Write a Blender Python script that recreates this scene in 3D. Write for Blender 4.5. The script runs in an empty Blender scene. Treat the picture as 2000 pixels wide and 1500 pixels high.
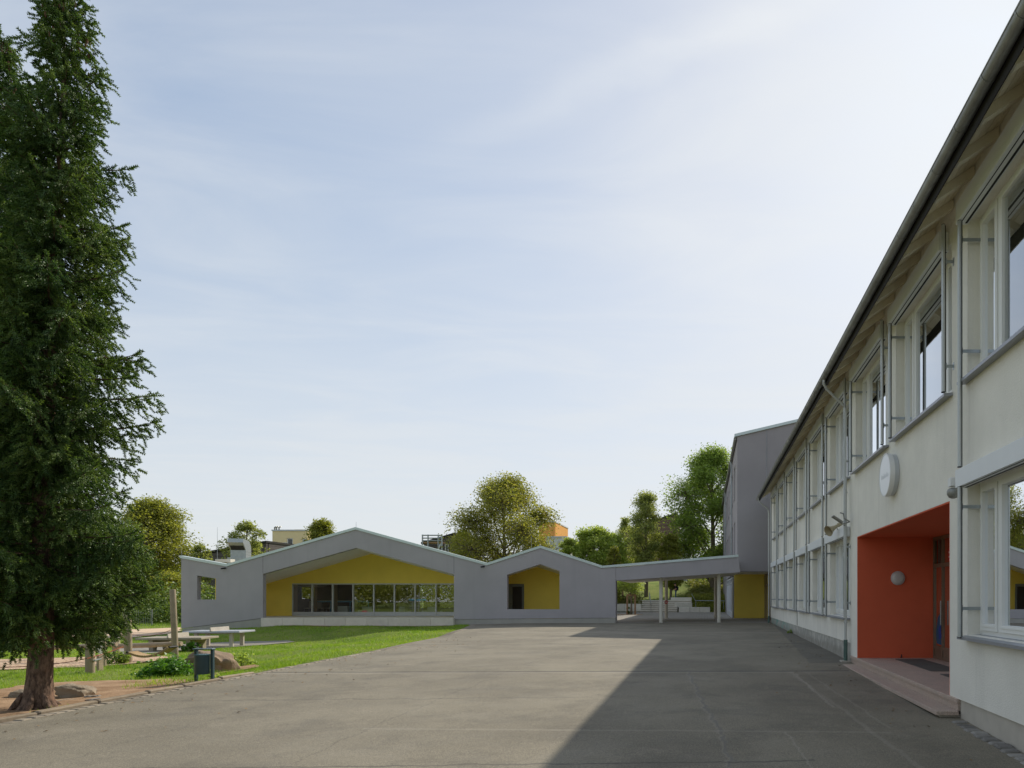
import bpy, bmesh, math, random
import numpy as np
from mathutils import Vector, Matrix
from mathutils.geometry import tessellate_polygon, delaunay_2d_cdt
R = math.radians
random.seed(7)
rng = np.random.default_rng(7)
sc = bpy.context.scene
col = sc.collection

# ------------------------------------------------------------------ camera, sky, sun, exposure
FOC, CX, CY, CAMZ = 1333.0, 1376.0, 1164.0, 1.46        # focal length and principal point of the shifted lens
cam = bpy.data.cameras.new('camera'); camo = bpy.data.objects.new('camera', cam); col.objects.link(camo)
cam.sensor_width = 36; cam.lens = 36 * FOC / 2000
cam.shift_x = (1000 - CX) / 2000; cam.shift_y = (CY - 750) / 2000
cam.clip_end = 2000; cam.clip_start = 0.05
camo.location = (0, 0, CAMZ); camo.rotation_euler = (R(90), 0, 0)
sc.camera = camo

SX, SY = 0.635, 1.25
SUN_EL = math.atan(1 / math.hypot(SX, SY)); SUN_AZ = math.atan2(SX, SY)
world = bpy.data.worlds.new('World'); sc.world = world; world.use_nodes = True

def build_world():
    nt = world.node_tree; nt.nodes.clear(); L = nt.links.new
    def n(t, **k):
        x = nt.nodes.new(t)
        for a, b in k.items(): setattr(x, a, b)
        return x
    def m(op, a, b=None, c=None, clamp=False):
        x = n('ShaderNodeMath', operation=op); x.use_clamp = clamp
        for i, v in enumerate((a, b, c)):
            if v is None: continue
            if isinstance(v, (int, float)): x.inputs[i].default_value = v
            else: L(v, x.inputs[i])
        return x.outputs[0]
    out = n('ShaderNodeOutputWorld'); bg = n('ShaderNodeBackground'); L(bg.outputs[0], out.inputs[0])
    sky = n('ShaderNodeTexSky', sky_type='NISHITA'); sky.sun_disc = False
    sky.sun_elevation = SUN_EL; sky.sun_rotation = SUN_AZ
    sky.air_density = 1.0; sky.dust_density = 1.2; sky.ozone_density = 1.2; sky.altitude = 200
    tc = n('ShaderNodeTexCoord'); sp = n('ShaderNodeSeparateXYZ'); L(tc.outputs['Generated'], sp.inputs[0])
    z = m('MAXIMUM', sp.outputs[2], 0.05)
    px = m('DIVIDE', sp.outputs[0], z); py = m('DIVIDE', sp.outputs[1], z)
    cb = n('ShaderNodeCombineXYZ'); L(px, cb.inputs[0]); L(py, cb.inputs[1])
    mp = n('ShaderNodeMapping'); L(cb.outputs[0], mp.inputs[0]); mp.inputs['Rotation'].default_value = (0, 0, R(26))
    mp.inputs['Scale'].default_value = (0.8, 1.5, 1)
    n1 = n('ShaderNodeTexNoise'); L(mp.outputs[0], n1.inputs['Vector']); n1.inputs['Scale'].default_value = 1.3
    n1.inputs['Detail'].default_value = 9; n1.inputs['Roughness'].default_value = 0.56; n1.inputs['Distortion'].default_value = 0.6
    n2 = n('ShaderNodeTexNoise'); L(cb.outputs[0], n2.inputs['Vector']); n2.inputs['Scale'].default_value = 0.5
    n2.inputs['Detail'].default_value = 3
    c = m('ADD', m('MULTIPLY', n1.outputs[0], 0.7), m('MULTIPLY', n2.outputs[0], 0.45))
    cir = n('ShaderNodeMapRange'); cir.interpolation_type = 'SMOOTHSTEP'; L(c, cir.inputs[0])
    cir.inputs[1].default_value = 0.40; cir.inputs[2].default_value = 0.78; cir.inputs[3].default_value = 0.0; cir.inputs[4].default_value = 0.36
    # an old spread contrail
    d = m('ADD', m('MULTIPLY', m('ADD', px, 0.6), 0.443), m('MULTIPLY', m('SUBTRACT', py, 1.52), 0.897))
    n3 = n('ShaderNodeTexNoise'); L(cb.outputs[0], n3.inputs['Vector']); n3.inputs['Scale'].default_value = 3; n3.inputs['Detail'].default_value = 6
    d = m('ABSOLUTE', m('ADD', d, m('MULTIPLY', m('SUBTRACT', n3.outputs[0], 0.5), 0.16)))
    ct = n('ShaderNodeMapRange'); ct.interpolation_type = 'SMOOTHSTEP'; L(d, ct.inputs[0])
    ct.inputs[1].default_value = 0.0; ct.inputs[2].default_value = 0.075; ct.inputs[3].default_value = 0.16; ct.inputs[4].default_value = 0.0
    cf = n('ShaderNodeMapRange'); cf.interpolation_type = 'SMOOTHSTEP'; L(px, cf.inputs[0]); cf.inputs[1].default_value = -0.85; cf.inputs[2].default_value = -0.1
    ctm = m('MULTIPLY', ct.outputs[0], cf.outputs[0])
    hz = n('ShaderNodeMapRange'); hz.interpolation_type = 'SMOOTHSTEP'; L(sp.outputs[2], hz.inputs[0])
    hz.inputs[1].default_value = -0.05; hz.inputs[2].default_value = 0.55; hz.inputs[3].default_value = 0.74; hz.inputs[4].default_value = 0.15
    veil = m('ADD', m('ADD', m('MULTIPLY', cir.outputs[0], m('ADD', 0.25, m('MULTIPLY', sp.outputs[2], 1.4), clamp=True)), ctm), hz.outputs[0], clamp=True)
    # thin cloud is brighter towards the sun
    sd = (math.sin(SUN_AZ) * math.cos(SUN_EL), math.cos(SUN_AZ) * math.cos(SUN_EL), math.sin(SUN_EL))
    dt = n('ShaderNodeVectorMath', operation='DOT_PRODUCT'); L(tc.outputs['Generated'], dt.inputs[0]); dt.inputs[1].default_value = sd
    gl = m('POWER', m('MAXIMUM', dt.outputs['Value'], 0.0), 6)
    veil = m('ADD', veil, m('MULTIPLY', gl, 0.30), clamp=True); veil = m('MINIMUM', veil, 0.97)
    br = m('ADD', 0.96, m('MULTIPLY', gl, 0.05))
    el = n('ShaderNodeMapRange'); el.interpolation_type = 'SMOOTHSTEP'; L(sp.outputs[2], el.inputs[0]); el.inputs[1].default_value = 0.12; el.inputs[2].default_value = 0.5
    br = m('ADD', br, m('MULTIPLY', m('MULTIPLY', m('SUBTRACT', n1.outputs[0], 0.5), 0.18), el.outputs[0])); br = m('ADD', br, m('MULTIPLY', ctm, 0.30))
    cc = n('ShaderNodeMix', data_type='RGBA', blend_type='MULTIPLY'); cc.inputs[0].default_value = 1
    cc.inputs['A'].default_value = (4.35, 4.46, 4.5, 1)
    cv = n('ShaderNodeCombineXYZ')
    for i in range(3): L(br, cv.inputs[i])
    L(cv.outputs[0], cc.inputs['B'])
    def soft(col, k):            # thin haze takes the edge off the bright part of the sky
        a = n('ShaderNodeVectorMath', operation='ADD'); L(col, a.inputs[0]); a.inputs[1].default_value = k
        b = n('ShaderNodeVectorMath', operation='MULTIPLY'); L(col, b.inputs[0]); b.inputs[1].default_value = tuple(1.46 * x for x in k)
        c = n('ShaderNodeVectorMath', operation='DIVIDE'); L(b.outputs[0], c.inputs[0]); L(a.outputs[0], c.inputs[1]); return c.outputs[0]
    dk = soft(sky.outputs[0], (4.3, 4.9, 5.9))
    mx = n('ShaderNodeMix', data_type='RGBA'); L(veil, mx.inputs[0]); L(dk, mx.inputs['A']); L(cc.outputs['Result'], mx.inputs['B'])
    L(mx.outputs['Result'], bg.inputs[0]); bg.inputs[1].default_value = 0.10
build_world()

sun = bpy.data.lights.new('sun', 'SUN'); suno = bpy.data.objects.new('sun', sun); col.objects.link(suno)
sun.energy = 2.3; sun.angle = R(0.6); sun.color = (1.0, 0.92, 0.79)
suno.rotation_euler = Vector((-SX, -SY, -1)).to_track_quat('-Z', 'Y').to_euler()
suno.location = (20, 40, 40)
sc.view_settings.view_transform = 'Standard'; sc.view_settings.look = 'None'
sc.view_settings.exposure = 0.92; sc.view_settings.gamma = 1.0
sc.view_settings.use_curve_mapping = False
sc.cycles.max_bounces = 14; sc.cycles.diffuse_bounces = 10; sc.cycles.transmission_bounces = 10; sc.cycles.transparent_max_bounces = 16

# ------------------------------------------------------------------ terrain
YT = [(-80, -.5), (0, -.40), (7.7, -.326), (9.65, -.265), (17, -.16), (36.5, 0), (400, 0)]
YTX = np.array([a for a, b in YT]); YTZ = np.array([b for a, b in YT])
CP = np.array([(-11, 10, -.27), (-11, 14, -.25), (-13, 16, -.38), (-14, 20, -.5), (-12, 24, -.25), (-16, 25, -.6), (-17, 29, -.65),
    (-20, 29, -.65), (-14, 33, -.2), (-18, 35, -.12), (-22, 36, -.1), (-25, 36, -.25), (-28, 36.5, -.45), (-27, 33, -.58), (-30, 36, -.62), (-26, 34, -.50), (-34, 40, -.65), (-24, 30, -.6), (-30, 30, -.65),
    (-30, 45, -.6), (-40, 60, -.6), (-20, 17, -.5), (-18, 12, -.4), (-15, 8, -.35), (-10, 20, -.15), (-10, 30, -.06), (-10, 35, -.02),
    (-11.5, 34, -.03), (-15, 50, 0), (-24, 50, -.3), (-20, 0, -.45), (-60, 20, -.6)])
def sst(x, a, b):
    t = np.clip((x - a) / (b - a), 0, 1); return t * t * (3 - 2 * t)
def gz(X, Y):
    X = np.asarray(X, float); Y = np.asarray(Y, float)
    yard = np.interp(Y, YTX, YTZ)
    d2 = (X[..., None] - CP[:, 0]) ** 2 + (Y[..., None] - CP[:, 1]) ** 2 + 1.0
    w = d2 ** -1.8
    lf = (w * CP[:, 2]).sum(-1) / w.sum(-1)
    t = sst(-X, 9.6, 11.0)
    z = yard * (1 - t) + lf * t
    hill = (sst(Y, 62.5, 64.5) * 1.0 + sst(Y, 65, 82) * 2.3) * sst(X, -26, -14)
    return z + hill + sst(Y, 80, 200) * 2.0
def g1(X, Y): return float(gz(X, Y))
def gpt(u, v):
    """the point of the ground seen at a pixel of the photograph"""
    a, b = (u - CX) / FOC, (CY - v) / FOC
    y0 = 3.0
    for y in np.arange(3, 120, .05):
        if CAMZ + b * y < g1(a * y, y): return (a * y, y, g1(a * y, y))
    return (a * 100, 100, g1(a * 100, 100))
def P(u, v, Y): return ((u - CX) * Y / FOC, Y, CAMZ + (CY - v) * Y / FOC)
def PX(u, Y): return (u - CX) * Y / FOC
def PZ(v, Y): return CAMZ + (CY - v) * Y / FOC

# ------------------------------------------------------------------ materials
class NT:
    def __init__(s, name):
        s.m = bpy.data.materials.new(name); s.m.use_nodes = True
        s.t = s.m.node_tree; s.t.nodes.clear(); s.out = s.n('ShaderNodeOutputMaterial')
    def n(s, t, **k):
        x = s.t.nodes.new(t)
        for a, b in k.items(): setattr(x, a, b)
        return x
    def L(s, a, b): s.t.links.new(a, b)
    def put(s, inp, v):
        if isinstance(v, (int, float)): inp.default_value = v
        elif isinstance(v, tuple): inp.default_value = v if len(v) == 4 or inp.type == 'VECTOR' else (*v, 1)
        else: s.L(v, inp)
    def math(s, op, a, b=None, c=None, clamp=False):
        x = s.n('ShaderNodeMath', operation=op); x.use_clamp = clamp
        for i, v in enumerate((a, b, c)):
            if v is not None: s.put(x.inputs[i], v)
        return x.outputs[0]
    def noise(s, scale, detail=4, rough=.5, vec=None, dist=0):
        x = s.n('ShaderNodeTexNoise'); x.inputs['Scale'].default_value = scale; x.inputs['Detail'].default_value = detail
        x.inputs['Roughness'].default_value = rough; x.inputs['Distortion'].default_value = dist
        s.L(vec if vec is not None else s.pos(), x.inputs['Vector']); return x.outputs[0]
    def pos(s):
        if not hasattr(s, '_p'): s._p = s.n('ShaderNodeNewGeometry')
        return s._p.outputs['Position']
    def obj(s):
        if not hasattr(s, '_o'): s._o = s.n('ShaderNodeTexCoord')
        return s._o.outputs['Object']
    def xyz(s):
        if not hasattr(s, '_x'):
            s._x = s.n('ShaderNodeSeparateXYZ'); s.L(s.pos(), s._x.inputs[0])
        return s._x.outputs
    def rng(s, v, a, b, c=0, d=1, smooth=True):
        x = s.n('ShaderNodeMapRange'); x.interpolation_type = 'SMOOTHSTEP' if smooth else 'LINEAR'
        s.put(x.inputs[0], v)
        for i, q in enumerate((a, b, c, d)): s.put(x.inputs[i + 1], q)
        return x.outputs[0]
    def mix(s, f, a, b, mode='MIX'):
        x = s.n('ShaderNodeMix', data_type='RGBA', blend_type=mode)
        s.put(x.inputs[0], f); s.put(x.inputs['A'], a); s.put(x.inputs['B'], b); return x.outputs['Result']
    def bsdf(s, color, rough=.7, spec=.3, metal=0, bump=None, bstr=.3, bdist=.01):
        p = s.n('ShaderNodeBsdfPrincipled'); s.put(p.inputs['Base Color'], color); s.put(p.inputs['Roughness'], rough)
        p.inputs['Specular IOR Level'].default_value = spec; s.put(p.inputs['Metallic'], metal)
        if bump is not None:
            b = s.n('ShaderNodeBump'); b.inputs['Strength'].default_value = bstr; b.inputs['Distance'].default_value = bdist
            s.L(bump, b.inputs['Height']); s.L(b.outputs[0], p.inputs['Normal'])
        s.p = p; return p.outputs[0]
    def done(s, sh): s.L(sh, s.out.inputs[0]); return s.m
def V(c, f): return tuple(x * f for x in c)
MATS = {}
def plain(name, c, rough=.6, var=.12, scale=6, spec=.3, metal=0, bump=0, bscale=60, bdist=.004, objrand=0, streak=0):
    t = NT(name)
    f = t.math('ADD', t.math('MULTIPLY', t.noise(scale, 5, .6), .6), t.math('MULTIPLY', t.noise(scale * .12, 3), .4))
    f = t.rng(f, .25, .75)
    cc = t.mix(f, V(c, 1 - var), V(c, 1 + var))
    if streak:
        mp = t.n('ShaderNodeMapping'); t.L(t.pos(), mp.inputs[0]); mp.inputs['Scale'].default_value = (2.2, 2.2, .12)
        st = t.rng(t.noise(1.6, 5, .6, mp.outputs[0]), .5, .75, 0, streak)
        cc = t.mix(st, cc, V(c, .62))
    if objrand:
        oi = t.n('ShaderNodeObjectInfo')
        cc = t.mix(t.rng(oi.outputs['Random'], 0, 1, 0, 1, False), V(c, 1 - objrand), V(c, 1 + objrand)) if var == 0 else t.mix(1.0, cc, t.mix(oi.outputs['Random'], (1 - objrand,) * 3, (1 + objrand,) * 3), 'MULTIPLY')
    sh = t.bsdf(cc, rough, spec, metal, t.noise(bscale, 3, .6) if bump else None, bump, bdist)
    MATS[name] = t.done(sh); return MATS[name]

plaster = plain('cream_plaster', (.855, .825, .735), .9, .07, 1.6, .1, bump=.7, bscale=45, bdist=.01, streak=.24)
plinthm = plain('plinth_concrete', (.50, .46, .39), .9, .14, 3, .1, bump=.4, bscale=30, streak=.25)
oldplinth = None
def old_plinth():
    t = NT('weathered_plinth'); x, y, z = t.xyz()
    b = t.mix(t.rng(t.noise(3, 6, .7), .35, .7), (.36, .35, .31), (.58, .56, .5))
    dirt = t.rng(t.math('ADD', z, t.math('MULTIPLY', t.noise(5, 5), .25)), .1, .3, .5, 0)
    b = t.mix(dirt, b, (.22, .2, .16))
    gr = t.math('MULTIPLY', t.rng(y, 27, 32), t.rng(t.noise(4, 4, .6), .46, .6))
    b = t.mix(gr, b, (.22, .42, .36))
    MATS['old_plinth'] = t.done(t.bsdf(b, .9, .1, bump=t.noise(25, 5, .7), bstr=.6, bdist=.01))
old_plinth()
orange = plain('orange_render', (.70, .145, .07), .85, .05, 2, .15, bump=.3, bscale=70, bdist=.004)
yellow = plain('yellow_render', (.92, .73, .15), .85, .05, 1.5, .15, bump=.2, bscale=70, bdist=.004)
greywall = plain('lilac_grey_render', (.42, .395, .403), .9, .08, .8, .12, bump=.35, bscale=70, bdist=.004, streak=.12)
towerwall = plain('dark_lilac_render', (.37, .345, .348), .9, .05, .8, .12, bump=.3, bscale=70, bdist=.004, streak=.05)
greyplinth = plain('grey_plinth', (.40, .385, .34), .9, .1, 2, .1, bump=.3, bscale=40, streak=.12)
soffitm = plain('pale_soffit', (.82, .79, .70), .85, .03, 1, .1)
coping = plain('zinc_coping', (.60, .68, .66), .42, .06, 3, .5, .25)
zinc = plain('weathered_zinc', (.30, .30, .275), .5, .28, 4, .5, .55, bump=.2, bscale=20)
galv = plain('galvanised_steel', (.36, .39, .40), .38, .15, 8, .5, .7)
alum = plain('grey_aluminium', (.57, .59, .60), .45, .04, 4, .5, .15)
tube_m = plain('tube_aluminium', (.52, .54, .53), .4, .05, 8, .5, .35)
black = plain('black_rubber', (.02, .02, .022), .6, .1, 10, .3)
darkm = plain('dark_fascia', (.035, .033, .03), .8, .1, 5, .2)
whitefr = plain('white_window_frame', (.80, .80, .76), .4, .02, 3, .45)
sillm = plain('grey_metal_sill', (.33, .34, .37), .4, .06, 6, .5, .4)
soffitboard = plain('painted_boards', (.84, .78, .62), .7, .08, 5, .2, bump=.2, bscale=25, objrand=.08)
rooftile = plain('brown_roof', (.16, .09, .06), .85, .2, 6, .2)
concrete = plain('pale_concrete', (.66, .62, .52), .9, .1, 3, .1, bump=.3, bscale=40, objrand=.06)
conc2 = plain('table_concrete', (.36, .31, .235), .85, .14, 4, .15, bump=.3, bscale=50)
tabletop = plain('table_top_grey', (.40, .42, .46), .45, .1, 6, .4)
granite = None
def granite_mat():
    t = NT('pink_granite')
    vo = t.n('ShaderNodeTexVoronoi'); vo.inputs['Scale'].default_value = 170; t.L(t.pos(), vo.inputs[0])
    sp = t.n('ShaderNodeSeparateColor'); t.L(vo.outputs['Color'], sp.inputs[0])
    b = t.mix(t.rng(sp.outputs[0], .2, .8), (.34, .26, .205), (.62, .49, .40))
    b = t.mix(t.rng(t.noise(2.5, 5, .6), .4, .7, 0, .5), b, (.38, .32, .265))
    MATS['granite'] = t.done(t.bsdf(b, .65, .3, bump=t.noise(120, 3), bstr=.25, bdist=.003))
granite_mat()
wood = plain('weathered_log', (.36, .29, .21), .85, .2, 5, .15, bump=.5, bscale=40, bdist=.01, objrand=.12)
rope_tan = plain('tan_rope', (.42, .30, .17), .9, .2, 20, .1, bump=.4, bscale=60)
rope_red = plain('red_rope', (.26, .075, .045), .9, .1, 20, .1)
stone = plain('sandstone', (.34, .28, .21), .9, .28, 3, .15, bump=.8, bscale=12, bdist=.03)
stone2 = plain('brown_boulder', (.29, .215, .15), .9, .22, 4, .15, bump=.8, bscale=14, bdist=.03)
sett = plain('grey_setts', (.27, .255, .23), .85, .22, 9, .2, bump=.6, bscale=60, objrand=.3)
sett2 = plain('pale_setts', (.29, .25, .195), .85, .22, 9, .2, bump=.6, bscale=60, objrand=.2)
kerbm = plain('kerb_stone', (.30, .245, .18), .9, .25, 9, .15, bump=.6, bscale=40, objrand=.15)
binm = plain('petrol_paint', (.035, .075, .085), .42, .12, 12, .45)
doorwood = plain('door_bronze', (.22, .165, .115), .45, .1, 5, .4, .2)
mat_grey = plain('door_mat', (.13, .125, .11), .95, .15, 60, .1, bump=.5, bscale=150)
lampglass = plain('opal_glass', (.62, .61, .58), .3, .02, 5, .5)
clockface = plain('clock_white', (.86, .88, .9), .28, .02, 5, .5)
horn = plain('horn_beige', (.42, .36, .23), .5, .1, 10, .4)
redsign = plain('sign_red', (.5, .03, .03), .5, .03, 5, .4)
whitep = plain('white_paint', (.8, .8, .78), .5, .03, 5, .4)
bluep = plain('blue_paint', (.03, .30, .50), .4, .05, 5, .4)
intfloor = plain('interior_floor', (.22, .2, .17), .6, .1, 5, .3)
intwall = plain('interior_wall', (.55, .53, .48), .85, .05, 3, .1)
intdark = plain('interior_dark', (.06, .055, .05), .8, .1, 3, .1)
chairm = plain('white_plastic', (.75, .74, .68), .5, .03, 5, .4)
gsgrey = plain('grey_door', (.20, .22, .21), .5, .04, 5, .4, .2)
yhouse = plain('yellow_house', (.88, .72, .40), .85, .05, 2, .1)
ohouse = plain('orange_house', (.72, .36, .10), .85, .05, 2, .1)
bhouse = plain('brown_house', (.17, .115, .10), .85, .08, 2, .1)
dhouse = plain('dark_house', (.11, .10, .095), .85, .08, 2, .1)
whouse = plain('white_house', (.66, .66, .63), .85, .05, 2, .1)
skin = plain('skin', (.48, .26, .17), .6, .05, 5, .3)
cloth_b = plain('black_cloth', (.02, .02, .022), .9, .1, 10, .1)
denim = plain('denim', (.035, .075, .17), .9, .15, 20, .1)
weldmesh = plain('fence_steel', (.20, .22, .21), .5, .1, 5, .4, .4)

def glass_mat(name='glass', k=3.4, base=.05):
    t = NT('window_glass')
    tr = t.n('ShaderNodeBsdfTransparent'); tr.inputs[0].default_value = (.80, .85, .82, 1)
    gl = t.n('ShaderNodeBsdfGlossy'); gl.inputs['Roughness'].default_value = .004; gl.inputs[0].default_value = (.95, .97, 1, 1)
    fr = t.n('ShaderNodeFresnel'); fr.inputs[0].default_value = 1.52
    b = t.n('ShaderNodeBump'); b.inputs['Strength'].default_value = .03; b.inputs['Distance'].default_value = .02
    t.L(t.noise(1.1, 1), b.inputs['Height']); t.L(b.outputs[0], gl.inputs['Normal'])
    f = t.math('ADD', t.math('MULTIPLY', fr.outputs[0], k), base, clamp=True)
    mx = t.n('ShaderNodeMixShader'); t.L(f, mx.inputs[0]); t.L(tr.outputs[0], mx.inputs[1]); t.L(gl.outputs[0], mx.inputs[2])
    MATS[name] = t.done(mx.outputs[0])
glass_mat(); glass_mat('door_glass', .8, .0)

def leaf_mat(name, c0, c1, c2, trans=.45, rough=.55, big=1.2):
    t = NT(name)
    g = t.n('ShaderNodeNewGeometry'); r = g.outputs['Random Per Island']
    cr = t.n('ShaderNodeValToRGB'); e = cr.color_ramp.elements
    e[0].color = (*c0, 1); e[1].color = (*c2, 1); k = e.new(.5); k.color = (*c1, 1)
    f = t.math('ADD', t.math('MULTIPLY', r, .55), t.math('MULTIPLY', t.rng(t.noise(big, 2), .3, .7), .45))
    t.L(f, cr.inputs[0])
    p = t.bsdf(cr.outputs[0], rough, .4)
    tl = t.n('ShaderNodeBsdfTranslucent'); tc = t.mix(1.0, cr.outputs[0], (1.25, 1.25, .6), 'MULTIPLY'); t.L(tc, tl.inputs[0])
    mx = t.n('ShaderNodeMixShader'); mx.inputs[0].default_value = trans; t.L(p, mx.inputs[1]); t.L(tl.outputs[0], mx.inputs[2])
    MATS[name] = t.done(mx.outputs[0]); return MATS[name]
leaf_mat('spruce_needles', (.045,.10,.028), (.10,.175,.042), (.23,.32,.085), .28, .5, 1.5)
leaf_mat('leaf_olive', (0.2, 0.22, 0.045), (0.29, 0.31, 0.065), (0.38, 0.37, 0.09), .52)
leaf_mat('leaf_rust', (0.2, 0.23, 0.05), (0.3, 0.31, 0.07), (0.42, 0.37, 0.1), .52)
leaf_mat('leaf_green', (0.18, 0.27, 0.06), (0.26, 0.36, 0.085), (0.33, 0.42, 0.11), .52)
leaf_mat('leaf_lime', (0.32, 0.42, 0.1), (0.42, 0.51, 0.14), (0.5, 0.55, 0.18), .52)
leaf_mat('leaf_grey', (0.26, 0.3, 0.11), (0.34, 0.38, 0.14), (0.41, 0.43, 0.18), .52)
leaf_mat('leaf_dark', (0.08, 0.135, 0.03), (0.15, 0.22, 0.05), (0.22, 0.29, 0.075), .3)
leaf_mat('grass_blades', (0.13, 0.25, 0.02), (0.25, 0.4, 0.035), (0.4, 0.48, 0.08), .4, .5, .5)
leaf_mat('meadow', (0.16, 0.2, 0.05), (0.27, 0.28, 0.09), (0.38, 0.34, 0.15), .35, .6, .6)
leaf_mat('shrub_leaves', (0.06, 0.17, 0.025), (0.11, 0.26, 0.035), (0.19, 0.35, 0.06), .4, .45)

def bark_mat():
    t = NT('spruce_bark')
    mp = t.n('ShaderNodeMapping'); t.L(t.pos(), mp.inputs[0]); mp.inputs['Scale'].default_value = (1, 1, .35)
    f = t.rng(t.noise(22, 6, .7, mp.outputs[0]), .35, .68)
    b = t.mix(f, (.075, .05, .038), (.27, .18, .13))
    b = t.mix(t.rng(t.noise(2.2, 3), .52, .65, 0, .6), b, (.30, .17, .11))
    MATS['bark'] = t.done(t.bsdf(b, .9, .15, bump=t.noise(28, 6, .7, mp.outputs[0]), bstr=.9, bdist=.03))
bark_mat()
plain('twig_bark', (.13, .09, .065), .9, .3, 12, .1)
plain('pale_bark', (.20, .165, .12), .9, .3, 4, .1)

def asphalt_mat():
    t = NT('asphalt'); x, y, z = t.xyz()
    big = t.noise(.35, 5, .6); mid = t.noise(1.7, 6, .65); fine = t.noise(95, 4, .75); fi2 = t.noise(30, 3, .7)
    b = t.mix(t.rng(big, .3, .7), (.215, .190, .142), (.295, .262, .197))
    mp = t.n('ShaderNodeMapping'); t.L(t.pos(), mp.inputs[0]); mp.inputs['Scale'].default_value = (1.0, 1.15, 1)
    b = t.mix(t.rng(t.noise(.8, 7, .68, mp.outputs[0]), .47, .66, 0, .5), b, (.155, .138, .108))
    b = t.mix(t.rng(mid, .52, .72, 0, .4), b, (.34, .305, .24))
    g2 = t.noise(48, 5, .8)
    b = t.mix(t.rng(fine, .35, .7), t.mix(1.0, b, (.62, .62, .62), 'MULTIPLY'), t.mix(1.0, b, (1.32, 1.32, 1.31), 'MULTIPLY'))
    b = t.mix(t.rng(g2, .38, .66), t.mix(1.0, b, (.80, .80, .80), 'MULTIPLY'), t.mix(1.0, b, (1.16, 1.16, 1.15), 'MULTIPLY'))
    b = t.mix(t.rng(t.noise(7, 6, .75), .56, .68, 0, .3), b, (.14, .13, .11))
    b = t.mix(t.rng(fi2, .6, .72, 0, .35), b, (.37, .34, .29))
    # darker resurfaced strip beside the school wall, and dark repair patches
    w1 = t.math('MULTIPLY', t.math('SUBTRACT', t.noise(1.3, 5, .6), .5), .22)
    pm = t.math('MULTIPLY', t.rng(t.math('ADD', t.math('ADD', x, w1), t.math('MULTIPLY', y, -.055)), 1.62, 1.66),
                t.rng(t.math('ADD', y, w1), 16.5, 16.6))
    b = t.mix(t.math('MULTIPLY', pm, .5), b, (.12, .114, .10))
    def line(a0, k, wob, width, v0, v1, along, colr, amt, sc=1.3):
        """a crack or seam: x = a0 + k*y (along='y') or y = a0 + k*x (along='x')"""
        p, q = (x, y) if along == 'y' else (y, x)
        wn = t.math('MULTIPLY', t.math('SUBTRACT', t.noise(sc, 7, .72), .5), wob)
        d = t.math('ABSOLUTE', t.math('SUBTRACT', t.math('ADD', p, wn), t.math('ADD', a0, t.math('MULTIPLY', q, k))))
        wd = t.math('MULTIPLY', t.noise(6, 4, .7), width * 2)
        mk = t.math('LESS_THAN', d, wd)
        soft = t.rng(d, 0, t.math('MULTIPLY', wd, 2.2), 1, 0)
        mk = t.math('MAXIMUM', mk, t.math('MULTIPLY', soft, .5))
        mk = t.math('MULTIPLY', mk, t.math('MULTIPLY', t.math('GREATER_THAN', q, v0), t.math('LESS_THAN', q, v1)))
        return t.math('MULTIPLY', mk, amt), colr
    dk, pale = (.075, .07, .06), (.42, .385, .32)
    for a in (line(14.95, .02, .18, .07, -9.7, 3.2, 'x', dk, .6), line(14.78, .02, .18, .05, -9.7, 3.2, 'x', pale, .3),
              line(.95, -.088, .5, .020, 6, 14.95, 'y', dk, .75), line(.94, -.088, .5, .034, 6, 14.95, 'y', pale, .25),
              line(8.85, -.03, .15, .032, -4.5, 2.4, 'x', pale, .2), line(7.35, .05, .35, .02, -6, 1.2, 'x', dk, .6),
              line(2.65, -.055, .25, .03, 6, 14.9, 'y', pale, .2), line(2.85, -.045, .3, .02, 9, 14.9, 'y', pale, .2),
              line(2.2, -.02, .25, .02, 10.5, 14.9, 'y', pale, .3), line(1.25, -.02, .25, .012, 6, 8.8, 'y', pale, .3),
              line(-4.6, .02, .5, .008, 5, 36, 'y', dk, .4), line(22.5, .03, .3, .12, -9.6, 3.2, 'x', dk, .3),
              line(28.5, -.02, .4, .2, -9.6, 3.2, 'x', pale, .22), line(-7.2, .03, .9, .008, 6, 36, 'y', dk, .4),
              line(11.6, .06, .6, .03, -9.6, -1.5, 'x', dk, .4)):
        b = t.mix(a[0], b, a[1])
    h = t.math('ADD', fine, t.math('MULTIPLY', mid, .6))
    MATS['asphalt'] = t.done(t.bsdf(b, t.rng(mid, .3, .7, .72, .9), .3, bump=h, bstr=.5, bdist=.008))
asphalt_mat()
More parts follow.
